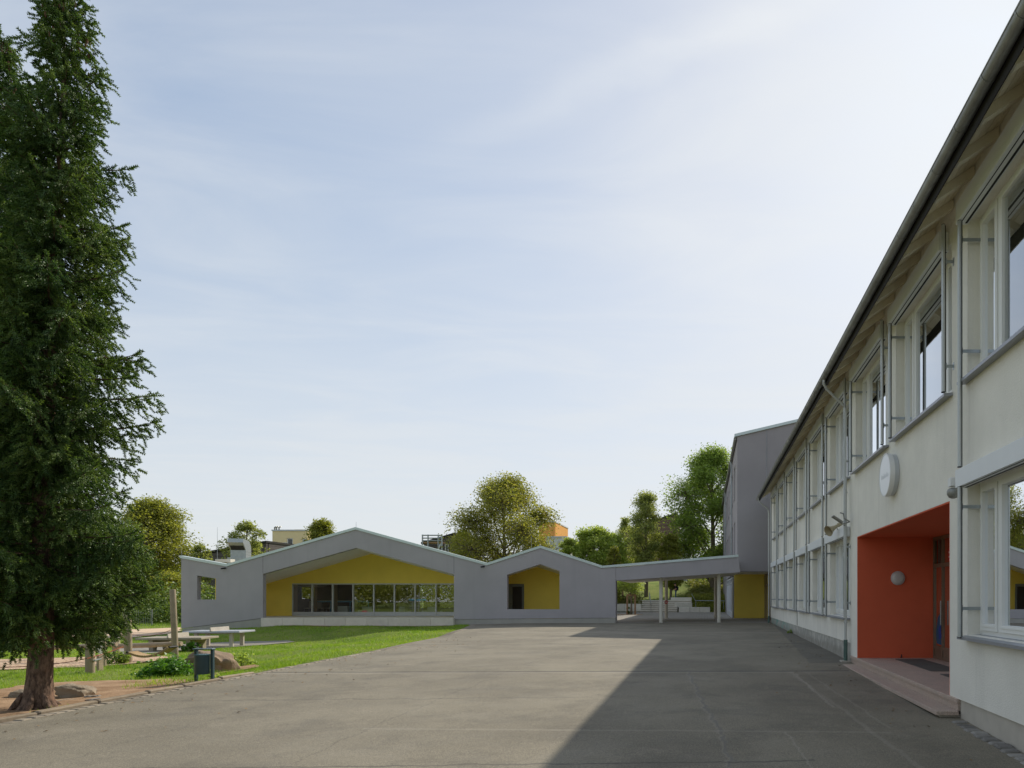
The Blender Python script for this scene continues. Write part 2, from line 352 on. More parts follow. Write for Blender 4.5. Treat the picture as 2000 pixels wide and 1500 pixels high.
def soil_mat():
    t = NT('bare_soil')
    b = t.mix(t.rng(t.noise(2.2, 6, .65), .3, .7), (.28, .175, .10), (.46, .31, .195))
    b = t.mix(t.rng(t.noise(26, 4, .7), .55, .7, 0, .6), b, (.13, .085, .055))
    MATS['soil'] = t.done(t.bsdf(b, .95, .1, bump=t.noise(30, 6, .7), bstr=.8, bdist=.02))
    t = NT('woodchips')
    vo = t.n('ShaderNodeTexVoronoi'); vo.inputs['Scale'].default_value = 22; t.L(t.pos(), vo.inputs[0])
    sp = t.n('ShaderNodeSeparateColor'); t.L(vo.outputs['Color'], sp.inputs[0])
    b = t.mix(sp.outputs[0], (.32, .21, .13), (.68, .51, .36))
    MATS['chips'] = t.done(t.bsdf(b, .9, .1, bump=vo.outputs['Distance'], bstr=.8, bdist=.02))
    t = NT('sandy_gravel')
    b = t.mix(t.rng(t.noise(1.4, 6, .6), .3, .7), (.60, .44, .30), (.72, .55, .40))
    b = t.mix(t.rng(t.noise(60, 3, .7), .4, .7, 0, .5), b, (.48, .36, .26))
    MATS['sand'] = t.done(t.bsdf(b, .95, .1))
    t = NT('lawn_soil')
    b = t.mix(t.rng(t.noise(.6, 5, .6), .3, .7), (.13, .19, .03), (.22, .25, .06))
    b = t.mix(t.rng(t.noise(9, 5, .7), .5, .75, 0, .6), b, (.12, .11, .05))
    MATS['lawn'] = t.done(t.bsdf(b, .95, .1, bump=t.noise(40, 5, .7), bstr=.7, bdist=.03))
    t = NT('paving')
    br = t.n('ShaderNodeTexBrick'); t.L(t.pos(), br.inputs[0]); br.inputs['Scale'].default_value = 1
    br.inputs['Brick Width'].default_value = .4; br.inputs['Row Height'].default_value = .2; br.inputs['Mortar Size'].default_value = .012
    br.inputs['Color1'].default_value = (.27, .25, .215, 1); br.inputs['Color2'].default_value = (.33, .305, .26, 1); br.inputs['Mortar'].default_value = (.15, .14, .12, 1)
    b = t.mix(t.rng(t.noise(.8, 5), .3, .7, 0, .4), br.outputs[0], (.24, .22, .19))
    MATS['paving'] = t.done(t.bsdf(b, .85, .2))
soil_mat()
def facing(name, c):            # thin far cladding boards, too far to pick apart
    t = NT(name); x, y, z = t.xyz()
    s = t.math('FRACT', t.math('MULTIPLY', z, 2.2))
    b = t.mix(t.math('LESS_THAN', s, .12), c, V(c, .5))
    MATS[name] = t.done(t.bsdf(b, .8, .1))
facing('brown_cladding', (.19, .125, .105)); facing('dark_cladding', (.12, .105, .10))

# ------------------------------------------------------------------ mesh helpers
class MB:
    def __init__(s): s.v = []; s.f = []; s.mi = []; s.cur = 0
    def add(s, vs, fs):
        k = len(s.v); s.v += [tuple(v) for v in vs]; s.f += [tuple(i + k for i in f) for f in fs]; s.mi += [s.cur] * len(fs); return s
    def box(s, x0, x1, y0, y1, z0, z1):
        return s.add([(x0, y0, z0), (x1, y0, z0), (x1, y1, z0), (x0, y1, z0), (x0, y0, z1), (x1, y0, z1), (x1, y1, z1), (x0, y1, z1)],
                     [(3, 2, 1, 0), (4, 5, 6, 7), (0, 1, 5, 4), (1, 2, 6, 5), (2, 3, 7, 6), (3, 0, 4, 7)])
    def cbox(s, x0, x1, y0, y1, z0, z1, b=.01):
        """box with chamfered vertical and top edges"""
        o = lambda z, i: [(x0 + i, y0, z), (x1 - i, y0, z), (x1, y0 + i, z), (x1, y1 - i, z), (x1 - i, y1, z), (x0 + i, y1, z), (x0, y1 - i, z), (x0, y0 + i, z)]
        top = [(x0 + 2 * b, y0 + b, z1), (x1 - 2 * b, y0 + b, z1), (x1 - b, y0 + 2 * b, z1), (x1 - b, y1 - 2 * b, z1), (x1 - 2 * b, y1 - b, z1), (x0 + 2 * b, y1 - b, z1), (x0 + b, y1 - 2 * b, z1), (x0 + b, y0 + 2 * b, z1)]
        vs = o(z0, b) + o(z1 - b, b) + top
        fs = [tuple(range(7, -1, -1)), tuple(range(16, 24))]
        for r in (0, 8):
            for i in range(8): j = (i + 1) % 8; fs.append((r + i, r + j, r + 8 + j, r + 8 + i))
        return s.add(vs, fs)
    def tube(s, pts, r, n=10, cap=True, close=False):
        pts = [Vector(p) for p in pts]; m = len(pts); rr = r if isinstance(r, (list, tuple)) else [r] * m
        rings = []
        for i, p in enumerate(pts):
            a = pts[(i - 1) % m] if (i > 0 or close) else pts[i]; b = pts[(i + 1) % m] if (i < m - 1 or close) else pts[i]
            d = (b - a).normalized()
            up = Vector((0, 0, 1)) if abs(d.z) < .95 else Vector((0, 1, 0))
            e1 = d.cross(up).normalized(); e2 = e1.cross(d).normalized()
            rings.append([p + (e1 * math.cos(2 * math.pi * k / n) + e2 * math.sin(2 * math.pi * k / n)) * rr[i] for k in range(n)])
        vs = [q for g in rings for q in g]; fs = []
        for i in range(m if close else m - 1):
            for k in range(n):
                a, b = i * n, ((i + 1) % m) * n; j = (k + 1) % n
                fs.append((a + k, a + j, b + j, b + k))
        if cap and not close:
            fs.append(tuple(range(n - 1, -1, -1))); fs.append(tuple((m - 1) * n + k for k in range(n)))
        return s.add(vs, fs)
    def prism(s, loops, plane, d0, d1):
        """polygon (first loop) with holes, extruded from d0 to d1 across 'XZ', 'YZ' or 'XY'"""
        mp = {'XZ': lambda a, b, d: (a, d, b), 'YZ': lambda a, b, d: (d, a, b), 'XY': lambda a, b, d: (a, b, d)}[plane]
        flat = [p for l in loops for p in l]; n = len(flat)
        tr = tessellate_polygon([[Vector((a, b, 0)) for a, b in l] for l in loops])
        vs = [mp(a, b, d0) for a, b in flat] + [mp(a, b, d1) for a, b in flat]
        fs = [tuple(t) for t in tr] + [tuple(i + n for i in reversed(t)) for t in tr]
        k = 0
        for l in loops:
            m = len(l)
            for i in range(m): j = (i + 1) % m; fs.append((k + i, k + j, n + k + j, n + k + i))
            k += m
        return s.add(vs, fs)
    def lathe(s, prof, origin=(0, 0, 0), axis='z', n=24):
        o = Vector(origin); vs = []; fs = []
        for (r, h) in prof:
            for k in range(n):
                c, q = r * math.cos(2 * math.pi * k / n), r * math.sin(2 * math.pi * k / n)
                d = {'z': (c, q, h), 'y': (c, h, q), 'x': (h, c, q)}[axis]; vs.append(tuple(o + Vector(d)))
        m = len(prof)
        for i in range(m - 1):
            for k in range(n): j = (k + 1) % n; fs.append((i * n + k, i * n + j, (i + 1) * n + j, (i + 1) * n + k))
        fs.append(tuple(range(n - 1, -1, -1))); fs.append(tuple((m - 1) * n + k for k in range(n)))
        return s.add(vs, fs)
    def mesh(s, name, mats, smooth=False, org=(0, 0, 0)):
        me = bpy.data.meshes.new(name)
        me.from_pydata([(a - org[0], b - org[1], c - org[2]) for a, b, c in s.v], [], s.f)
        for m in (mats if isinstance(mats, (list, tuple)) else [mats]): me.materials.append(m)
        if len(me.materials) > 1: me.polygons.foreach_set('material_index', s.mi)
        bm = bmesh.new(); bm.from_mesh(me); bmesh.ops.recalc_face_normals(bm, faces=bm.faces); bm.to_mesh(me); bm.free()
        if smooth:
            me.polygons.foreach_set('use_smooth', [True] * len(me.polygons))
            try: me.set_sharp_from_angle(angle=R(40))
            except Exception: pass
        me.update(); return me
    def build(s, name, mats, parent=None, smooth=False):
        org = wloc(parent); me = s.mesh(name, mats, smooth, org)
        return link(name, me, parent)
def wloc(o):
    x = Vector((0, 0, 0))
    while o is not None: x += Vector(o.location); o = o.parent
    return tuple(x)
def link(name, me, parent=None, loc=(0, 0, 0), rot=(0, 0, 0)):
    o = bpy.data.objects.new(name, me); col.objects.link(o); o.parent = parent
    o.location = loc; o.rotation_euler = rot; return o
def tag(o, label, cat, group=None, kind=None):
    o['label'] = label; o['category'] = cat
    if group: o['group'] = group
    if kind: o['kind'] = kind
    return o
def thing(name, label, cat, loc, group=None, kind=None, rz=0):
    o = bpy.data.objects.new(name, None); o.empty_display_size = .2; col.objects.link(o); o.location = loc; o.rotation_euler = (0, 0, rz)
    return tag(o, label, cat, group, kind)
def struct(o, kind='structure'): o['kind'] = kind; return o
KIDS = {}
def copy_tree(o, parent=None, src=None):
    c = o.copy(); col.objects.link(c)
    if parent is not None: c.parent = parent
    for ch in list(o.children): copy_tree(ch, c)
    return c
def npmesh(name, V_, F_, mat, parent=None, smooth=False):
    """V_ (n,3), F_ (m,k) numpy -> object"""
    org = np.array(wloc(parent)); V_ = np.asarray(V_, np.float32) - org.astype(np.float32); F_ = np.asarray(F_, np.int32)
    me = bpy.data.meshes.new(name); n, k = F_.shape
    me.vertices.add(len(V_)); me.vertices.foreach_set('co', V_.ravel())
    me.loops.add(n * k); me.loops.foreach_set('vertex_index', F_.ravel())
    me.polygons.add(n); me.polygons.foreach_set('loop_start', np.arange(0, n * k, k, dtype=np.int32))
    if smooth: me.polygons.foreach_set('use_smooth', np.ones(n, bool))
    me.materials.append(mat); me.update(calc_edges=True); me.validate()
    return link(name, me, parent)
def sheet(name, poly, mat, dz, step=.6, kind='structure', wig=0):
    """a sheet over the terrain inside a polygon of (x, y)"""
    if wig:
        q = []
        for i in range(len(poly)):
            a, b = Vector(poly[i][:2]), Vector(poly[(i + 1) % len(poly)][:2]); k = max(1, int((b - a).length / .25))
            for j in range(k):
                p = a.lerp(b, j / k)
                w = wig if j else wig * .3
                q.append((p.x + random.uniform(-w, w), p.y + random.uniform(-w, w)))
        poly = q
    else:
        q = []
        for i in range(len(poly)):
            a, b = Vector(poly[i][:2]), Vector(poly[(i + 1) % len(poly)][:2]); k = max(1, int((b - a).length / step))
            q += [tuple(a.lerp(b, j / k)) for j in range(k)]
        poly = q
    pa = np.array(poly); x0, y0 = pa.min(0); x1, y1 = pa.max(0)
    gx, gy = np.meshgrid(np.arange(x0 + step / 2, x1, step), np.arange(y0 + step / 2, y1, step))
    pts = np.stack([gx.ravel(), gy.ravel()], 1); pts = pts[inpoly(pts, pa)]
    vs = [Vector(p) for p in poly] + [Vector(p) for p in pts]; nb = len(poly)
    r = delaunay_2d_cdt(vs, [], [list(range(nb))], 1, 1e-5)
    ov = np.array([tuple(v) for v in r[0]]); F = [f for f in r[2] if len(f) == 3]
    z = gz(ov[:, 0], ov[:, 1]) + dz
    F = np.array(F)
    a, b, c = ov[F[:, 0]], ov[F[:, 1]], ov[F[:, 2]]
    flip = ((b - a)[:, 0] * (c - a)[:, 1] - (b - a)[:, 1] * (c - a)[:, 0]) < 0
    F[flip] = F[flip][:, ::-1]
    o = npmesh(name, np.column_stack([ov, z]), F, mat); o['kind'] = kind; return o
def inpoly(p, poly):
    x, y = p[:, 0], p[:, 1]; n = len(poly); ins = np.zeros(len(p), bool)
    for i in range(n):
        x0, y0 = poly[i][:2]; x1, y1 = poly[(i + 1) % n][:2]
        c = ((y0 > y) != (y1 > y))
        with np.errstate(divide='ignore', invalid='ignore'): xi = (x1 - x0) * (y - y0) / (y1 - y0 + 1e-12) + x0
        ins ^= c & (x < xi)
    return ins
MATS['window_glass'] = MATS['glass']; MATS['weathered_plinth'] = MATS['old_plinth']
MATS['spruce_bark'] = MATS['bark']
M = MATS
# ------------------------------------------------------------------ ground, yard, paths
def ground():
    xs = np.unique(np.concatenate([np.linspace(-700, -60, 14), np.arange(-60, 14, .5), np.linspace(14, 700, 14)]))
    ys = np.unique(np.concatenate([np.linspace(-120, 4, 14), np.arange(4, 92, .5), np.linspace(92, 1100, 20)]))
    gx, gy = np.meshgrid(xs, ys); z = gz(gx, gy) - .02 - .06 * (sst(gx, -9.9, -9.5))
    nx, ny = len(xs), len(ys); i = np.arange(nx * ny).reshape(ny, nx)
    F = np.stack([i[:-1, :-1].ravel(), i[:-1, 1:].ravel(), i[1:, 1:].ravel(), i[1:, :-1].ravel()], 1)
    struct(npmesh('ground', np.column_stack([gx.ravel(), gy.ravel(), z.ravel()]), F, M['lawn'], smooth=True))
ground()
XE = [(-14, -9.6), (19.5, -9.6), (25.5, -10.22), (30, -10.95), (34.4, -11.85), (36.72, -12.6)]
xe = lambda y: float(np.interp(y, [a for a, b in XE], [b for a, b in XE]))
sheet('schoolyard', [(3.66, -14), (3.66, 36.72)] + [(b, a) for a, b in reversed(XE)], M['asphalt'], 0, .8)
sheet('passage_paving', [(-9.0, 36.74), (5.2, 36.74), (5.2, 61.2), (-9.0, 61.2)], M['paving'], .004, .8)
G = lambda *uv: [gpt(u, v)[:2] for u, v in uv]
dirt_poly = G((-80, 1447), (0, 1408.5), (102, 1384), (180, 1373), (330, 1348), (372, 1340), (380, 1330), (330, 1326), (240, 1329), (150, 1331), (60, 1336), (0, 1346), (-80, 1362))
dirt_poly = [(min(x, -9.74), y) for x, y in dirt_poly]
sheet('bare_soil', dirt_poly, M['soil'], .004, .4, wig=.10)
dirt2 = G((415, 1322), (455, 1311), (505, 1303), (500, 1298), (450, 1304), (410, 1316))
sheet('worn_patch', dirt2, M['soil'], .006, .3, wig=.06)
chip_poly = G((-60, 1311), (60, 1306), (150, 1304), (225, 1299), (300, 1292), (335, 1283), (290, 1280), (225, 1281), (150, 1284), (0, 1288), (-60, 1290))
sheet('woodchip_bed', chip_poly, M['chips'], .006, .4, wig=.12)
sand_poly = G((-60, 1262), (60, 1254), (150, 1250), (250, 1246), (330, 1238), (356, 1233), (352, 1225.5), (240, 1230), (110, 1236), (-60, 1243))
sheet('sandy_path', sand_poly, M['sand'], .006, .5, wig=.1)
tp_poly = G((228, 1278), (300, 1276), (360, 1271), (420, 1266), (480, 1262), (577, 1253.5), (560, 1251), (470, 1252.5), (400, 1256), (330, 1259), (228, 1266))
sheet('table_path', tp_poly, M['paving'], .006, .5, wig=.08)
bare3 = [(-23.6, 36.5), (-13.5, 36.5), (-13.4, 36.15), (-18, 36.0), (-23.4, 35.7)]
sheet('wall_foot_soil', bare3, M['soil'], .006, .4, wig=.1)

# kerb stones and setts along the yard's left edge: pieces of the kerb
kerb = struct(MB().box(-9.80, -9.60, 4.0, 14.2, -.75, -.34).build('kerb_bed', M['soil']))
y = 5.0; km = {}
while y < 13.9:
    Lk = random.choice((.62, .8, .98)); k = km.get(Lk)
    if k is None: k = km[Lk] = MB().cbox(-.055, .055, 0, Lk - .02, -.16, .075, .016).mesh('kerb_stone', M['kerbm'] if 'kerbm' in M else M['kerb_stone'])
    link('kerb_stone', k, kerb, (-9.68 + random.uniform(-.012, .012), y, g1(-9.6, y) - .015 + random.uniform(-.012, .012)), (random.uniform(-.02, .02), random.uniform(-.06, .06), random.uniform(-.02, .02)))
    y += Lk
sr = struct(MB().box(-9.60, -9.42, 5.0, 19.6, -.9, -.5).build('sett_row_bed', M['soil']))
sm = [MB().cbox(-.075, .075, 0, .15, -.08, .012, .012).mesh('sett_stone', M['pale_setts']) for _ in range(1)]
y = 5.0; far = MB()
while y < 36.4:
    z = g1(xe(y) + .1, y)
    if y < 20: link('sett_stone', sm[0], sr, (xe(y) + .09 + random.uniform(-.012, .012), y, z + random.uniform(-.004, .006)), (0, 0, random.uniform(-.05, .05)))
    else: far.cbox(xe(y) + .01, xe(y) + .30, y, y + .15, z - .08, z + .012, .012)
    y += .165
struct(far.build('sett_stones', M['pale_setts'], sr), 'stuff')
# cobbles at the foot of the school wall
cb = struct(MB().box(3.40, 3.60, 4.0, 9.5, -.8, -.45).build('cobble_bed', M['soil']))
y = 4.2
cobm = [MB().cbox(-.10, .10, 0, l, -.1, .018, .018).mesh('cobblestone', M['grey_setts']) for l in (.11, .13, .16)]
for m_ in range(60):
    if y > 9.4: break
    i = random.randrange(3)
    link('cobblestone', cobm[i], cb, (3.49 + random.uniform(-.02, .02), y, g1(3.5, y) + random.uniform(-.006, .012)), (random.uniform(-.06, .06), random.uniform(-.05, .05), random.uniform(-.08, .08)))
    y += (.11, .13, .16)[i] + random.uniform(.02, .045)

# ------------------------------------------------------------------ the school wing on the right
W = 3.60
school = thing('school_wing', 'long two storey cream plaster school wing with blind boxes, deep eaves and orange entrance recess', 'building', (W, 16, 0))
near_e = [(6.45, 2.89), (9.94, 2.89), (13.36, 2.89)] + [(16.9 + 3.2 * j, 2.65) for j in range(6)]
for k in (-1, -2, -3): near_e.append((6.45 + 3.45 * k, 2.89))
ZU, HU, ZL, HL = 4.42, 2.20, .93, 2.07
wall = MB()
outline = [(-13, 0), (10.02, 0), (10.02, 2.855), (16.1, 2.855), (16.1, 0), (16.85, 0), (16.85, .3), (37.2, .3), (37.2, 7.22), (-13, 7.22)]
holes = []
for i, (a, w) in enumerate(near_e):
    holes.append([(a, ZU), (a + w, ZU), (a + w, ZU + HU), (a, ZU + HU)])
    if i not in (1, 2): holes.append([(a, ZL), (a + w, ZL), (a + w, ZL + HL), (a, ZL + HL)])
wall.prism([outline] + holes, 'YZ', W, W + .30)
wall.build('wall', M['cream_plaster'], school)
MB().box(W + .025, W + .28, -13, 9.66, -.9, -.001).build('plinth', M['plinth_concrete'], school)
MB().box(W + .02, W + .28, 16.72, 37.19, -.5, .298).build('plinth', M['weathered_plinth'], school)
room = MB()
room.box(W + .31, 9, -13, 9.98, -.3, .1).box(W + .31, 9, 16.32, 37.1, -.3, .1).box(W + .31, 9, -13, 37.1, 3.3, 3.6).box(W + .31, 9, -13, 37.1, 7.0, 7.1)
room.box(8.8, 9, -13, 37.1, .1, 7.0).box(W + .31, 9, 37.0, 37.2, -.3, 7.2)
for yy in (9.78, 16.33, 23.0, 29.4): room.box(W + .32, 8.8, yy - .0, yy + .12, .1, 7.0)
room.build('interior', M['interior_wall'], school)
plain('box_white', (.78, .80, .80), .45, .03, 4, .4)
def make_window(Wd, H, kind):
    f = MB(); x0, x1 = .17, .24
    s, mu, fr = .54, .07, .065
    mid = Wd - 2 * fr - 2 * s - 2 * mu
    f.box(x0, x1, 0, fr, 0, H).box(x0, x1, Wd - fr, Wd, 0, H).box(x0, x1, fr, Wd - fr, 0, fr).box(x0, x1, fr, Wd - fr, H - fr, H)
    yy = fr; spans = []
    for i, wdt in enumerate((s, mid, s)):
        spans.append((yy, yy + wdt)); yy += wdt
        if i < 2: f.box(x0 - .012, x1, yy, yy + mu, fr - .0, H - fr); yy += mu
    root = f.build('window', M['white_window_frame'], None)
    sf = .075
    for a, b in spans:
        q = MB(); g0, g1_ = x0 - .028, x1 - .02
        z0, z1 = fr, H - fr
        q.box(g0, g1_, a + .004, a + sf, z0 + .004, z1 - .004).box(g0, g1_, b - sf, b - .004, z0 + .004, z1 - .004)
        q.box(g0, g1_, a + sf, b - sf, z0 + .004, z0 + sf + .02).box(g0, g1_, a + sf, b - sf, z1 - sf, z1 - .004)
        q.box(g0 - .012, g0, a + sf - .02, b - sf + .02, z0 + .055, z0 + .075)
        sa = q.build('sash', M['white_window_frame'], root)
        p = MB(); p.add([(x0 + .01, a + sf - .004, z0 + sf), (x0 + .01, b - sf + .004, z0 + sf), (x0 + .01, b - sf + .004, z1 - sf + .004), (x0 + .01, a + sf - .004, z1 - sf + .004)], [(0, 1, 2, 3)])
        p.build('pane', M['window_glass'], root)
    sl = MB(); sl.add([(-.13, -.05, -.062), (.17, -.05, -.035), (.17, Wd + .05, -.035), (-.13, Wd + .05, -.062), (-.13, -.05, -.022), (.17, -.05, .006), (.17, Wd + .05, .006), (-.13, Wd + .05, -.022)],
                      [(3, 2, 1, 0), (4, 5, 6, 7), (0, 1, 5, 4), (1, 2, 6, 5), (2, 3, 7, 6), (3, 0, 4, 7)])
    sl.build('sill', M['grey_metal_sill'], root)
    zb = H - .08 if kind != 'low' else H - .06
    bb = MB(); hb = .285 if kind != 'low' else .24
    bb.cbox(-.165, -.004, -.02 if kind == 'low' else .10, Wd + (.0 if kind != 'low' else .02), zb, zb + hb, .008)
    bb.cur = 1; bb.box(-.118, -.105, .14, Wd - .04, zb - .003, zb + .004).box(-.05, -.02, .14, Wd - .04, zb - .003, zb + .004)
    bb.build('blind_box', [M['box_white'], M['black_rubber']], root)
    lo = {'short': -.02, 'long': -1.22, 'low': -.04}[kind]
    for (yy, zt) in ((Wd - .10, zb - .006), (-.07, zb + hb + .0)):
        t = MB(); t.tube([(-.148, yy, lo + .012), (-.148, yy, zt)], .026, 12); t.cur = 1
        t.tube([(-.148, yy, lo), (-.148, yy, lo + .012)], .029, 12); t.tube([(-.148, yy, zt + .0005), (-.148, yy, zt + .006)], .027, 12)
        t.box(-.122, -.112, yy - .012, yy + .012, lo + .01, zt - .01)
        t.build('guide_tube', [M['tube_aluminium'], M['black_rubber']], root, smooth=True)
    for zz in (.36, H - .33):
        for yy in (Wd - .088, -.082):
            e = .158 if yy > 0 else -.004
            b = MB().box(-.122, e, yy, yy + .006, zz - .022, zz + .022).box(-.118, -.10, yy - .006, yy + .014, zz - .045, zz + .045)
            b.box(e, e + .006, yy - .02, yy + .03, zz - .055, zz + .055)
            b.build('bracket', M['galvanised_steel'], root)
    return root
def place_windows():
    protos = {}
    for i, (a, w) in enumerate(near_e[:9]):
        for kind, z in ((('short' if i in (1, 2) else 'long'), ZU), ('low', ZL)):
            if kind == 'low' and i in (1, 2): continue
            key = (kind, w)
            if key not in protos: protos[key] = make_window(w, HU if kind != 'low' else HL, kind); o = protos[key]
            else: o = copy_tree(protos[key])
            o.parent = school; o.location = (0, a - 16, z)
place_windows()
# eaves
ez = lambda x: 6.80 + (x - 3.0) * .66           # underside of the boards
for i in range(6):
    xa, xb = 3.0 + i * .105, 3.0 + (i + 1) * .105 - .006
    MB().add([(xa, -13, ez(xa)), (xb, -13, ez(xb)), (xb, 37.55, ez(xb)), (xa, 37.55, ez(xa)), (xa, -13, ez(xa) + .022), (xb, -13, ez(xb) + .022), (xb, 37.55, ez(xb) + .022), (xa, 37.55, ez(xa) + .022)],
             [(3, 2, 1, 0), (4, 5, 6, 7), (0, 1, 5, 4), (1, 2, 6, 5), (2, 3, 7, 6), (3, 0, 4, 7)]).build('soffit_board', M['painted_boards'], school)
def rafter_mesh():
    h = .13; pts = [(-.56, -h * .55), (-.50, -h), (.04, -h + .54 * .66), (.04, .002 + .54 * .66 - .02), (-.56, -.06 * .66 - .004)]
    pts = [(-.58, -.10), (-.50, -.135), (-.01, -.135 + .49 * .66), (-.01, .49 * .66 - .004), (-.58, -.08 * .66 - .004)]
    return MB().prism([pts], 'XZ', -.055, .055).mesh('rafter', M['painted_boards'])
rm = rafter_mesh(); yy = 5.3
while yy < 37.3:
    link('rafter', rm, school, (0, yy - 16, ez(3.10))); yy += .765
MB().box(2.985, 2.999, -13, 37.5, 6.60, 6.84).build('fascia', M['dark_fascia'], school)  # near-black board colour paints the shadow edge behind the gutter
rf = MB().prism([[(2.90, 6.86), (9.5, 6.86 + 6.6 * .66), (16, 6.86), (16, 6.74), (9.5, 6.74 + 6.6 * .66), (3.66, 7.26), (3.0, 6.83), (2.90, 6.80)]], 'XZ', -13, 37.6)
rf.build('roof', M['brown_roof'], school)
gt = MB(); n = 9
prof = [(2.905 + .078 * math.cos(a), 6.785 + .078 * math.sin(a)) for a in [math.pi + math.pi * k / n for k in range(n + 1)]]
inner = [(2.905 + .072 * math.cos(a), 6.785 + .072 * math.sin(a)) for a in [2 * math.pi - math.pi * k / n for k in range(n + 1)]]
gt.prism([prof + inner], 'XZ', -13, 37.55); gt.tube([(2.829, -13, 6.787), (2.829, 37.55, 6.787)], .011, 8)
gut = gt.build('gutter', M['weathered_zinc'], school, smooth=True)
gs = MB()
for k in range(n):
    a0, a1 = math.pi + math.pi * k / n, math.pi + math.pi * (k + 1) / n
    q = lambda a, r, y: (r * math.cos(a), y, r * math.sin(a))
    gs.add([q(a0, .083, -.014), q(a1, .083, -.014), q(a1, .083, .014), q(a0, .083, .014), q(a0, .079, -.014), q(a1, .079, -.014), q(a1, .079, .014), q(a0, .079, .014)], [(0, 1, 2, 3), (0, 1, 5, 4), (2, 3, 7, 6)])
gsm = gs.mesh('gutter_strap', M['weathered_zinc'], True); yy = 5.45
while yy < 37.4:
    link('gutter_strap', gsm, gut, (2.905 - W, yy - 16, 6.785)); yy += .765
def downpipe(y):
    p = MB().tube([(2.905, y - .25, 6.72), (2.91, y - .22, 6.62), (2.99, y - .15, 6.52), (3.40, y - .03, 6.18), (3.47, y, 6.08), (3.48, y, 5.9), (3.48, y, -.2)], .034, 12)
    for z in (5.6, 4.0, 2.4, .8): p.tube([(3.48, y, z), (3.48, y, z + .03)], .052, 12)
    p.cur = 1; p.tube([(3.48, y, -.22), (3.48, y, .38)], .05, 12)
    p.build('downpipe', [M['tube_aluminium'], M['green_shoe']], school, smooth=True)
plain('green_shoe', (.10, .16, .14), .6, .3, 8, .3, .2)
downpipe(16.84); downpipe(37.0)
MB().box(3.36, 3.60, 16.70, 16.98, -.3, -.13).build('drain_stone', M['plinth_concrete'], school)
for (yy, z0, z1) in ((26.45, .32, .9),): MB().tube([(W - .012, yy, z0), (W - .012, yy, z1)], .012, 6).build('conduit', M['weathered_zinc'], school)
# entrance recess
MB().box(W + .004, 5.5, 16.075, 16.098, .0, 2.85).build('recess_wall', M['orange_render'], school)
MB().box(W + .004, 5.5, 10.022, 10.045, .0, 2.85).build('recess_wall', M['orange_render'], school)
MB().box(W + .004, 5.5, 10.047, 16.073, 2.832, 2.853).build('recess_ceiling', M['orange_render'], school)
XD = 5.38
ds = MB(); ym = [16.07, 15.50, 14.35, 13.2, 12.05, 10.9, 10.05]
for yy in ym: ds.box(XD, XD + .07, yy - .06 if yy > 10.1 else yy, yy, 0, 2.83)
for z0, z1 in ((.0, .07), (.23, .30), (2.12, 2.21), (2.76, 2.83)):
    for a, b in zip(ym[1:], ym[:-1]): ds.box(XD + .004, XD + .064, a + .0, b - .06, z0, z1)
dr = ds.build('entrance_door', M['door_bronze'], school)
for a, b in zip(ym[1:], ym[:-1]):
    for z0, z1 in ((.30, 2.12), (2.21, 2.76)):
        MB().add([(XD + .03, a, z0), (XD + .03, b - .06, z0), (XD + .03, b - .06, z1), (XD + .03, a, z1)], [(0, 1, 2, 3)]).build('pane', M['door_glass'], dr)
    MB().box(XD + .02, XD + .05, a, b - .06, .07, .23).build('kick_panel', M['door_bronze'], dr)
for a in (15.40, 14.25): MB().tube([(XD - .05, a, .8), (XD - .05, a, 1.35)], .015, 8).build('handle', M['galvanised_steel'], dr, smooth=True)
s_ = MB(); s_.box(XD + .012, XD + .02, 14.86, 15.12, 2.26, 2.50); s_.cur = 1
s_.box(XD + .006, XD + .011, 14.93, 14.97, 2.30, 2.46).box(XD + .006, XD + .011, 14.99, 15.05, 2.30, 2.34).box(XD + .006, XD + .011, 14.99, 15.05, 2.40, 2.44)
s_.build('red_sign', [M['sign_red'], M['white_paint']], dr)
plain('sticker_teal', (.03, .12, .22), .5, .1)
def disc(y, z, r, m, nm):
    MB().lathe([(r, 0), (r, .003)], (XD + .018, y, z), 'x', 14).build(nm, m, dr)
MB().prism([[(15.52, .34), (15.86, .36), (15.9, .62), (15.8, .95), (15.66, 1.05), (15.56, .9), (15.6, .6)]], 'YZ', XD + .016, XD + .019).build('painted_shape', M['sticker_teal'], dr)
plain('sticker_blue', (.03, .08, .35), .5, .05); plain('sticker_yellow', (.6, .5, .03), .5, .05)
MB().prism([[(15.54, .5), (15.7, .46), (15.74, .7), (15.6, .82)]], 'YZ', XD + .0125, XD + .0155).build('painted_shape', M['sticker_blue'], dr)
for yy, zz, r in ((15.58, .55, .035), (15.64, .48, .03), (15.57, .44, .03), (15.85, .66, .03), (15.6, .63, .025)): disc(yy, zz, r, M['sticker_yellow'], 'painted_spot')
MB().box(7.5, 7.6, 9.9, 16.3, -.1, 3.0).box(5.5, 7.5, 9.9, 16.3, -.15, -.02).build('hall_wall', M['interior_wall'], school)
MB().tube([(4.62, 16.06, .02), (4.62, 16.0, .02), (4.62, 16.0, .09)], .012, 8).build('boot_hook', M['black_rubber'], school)
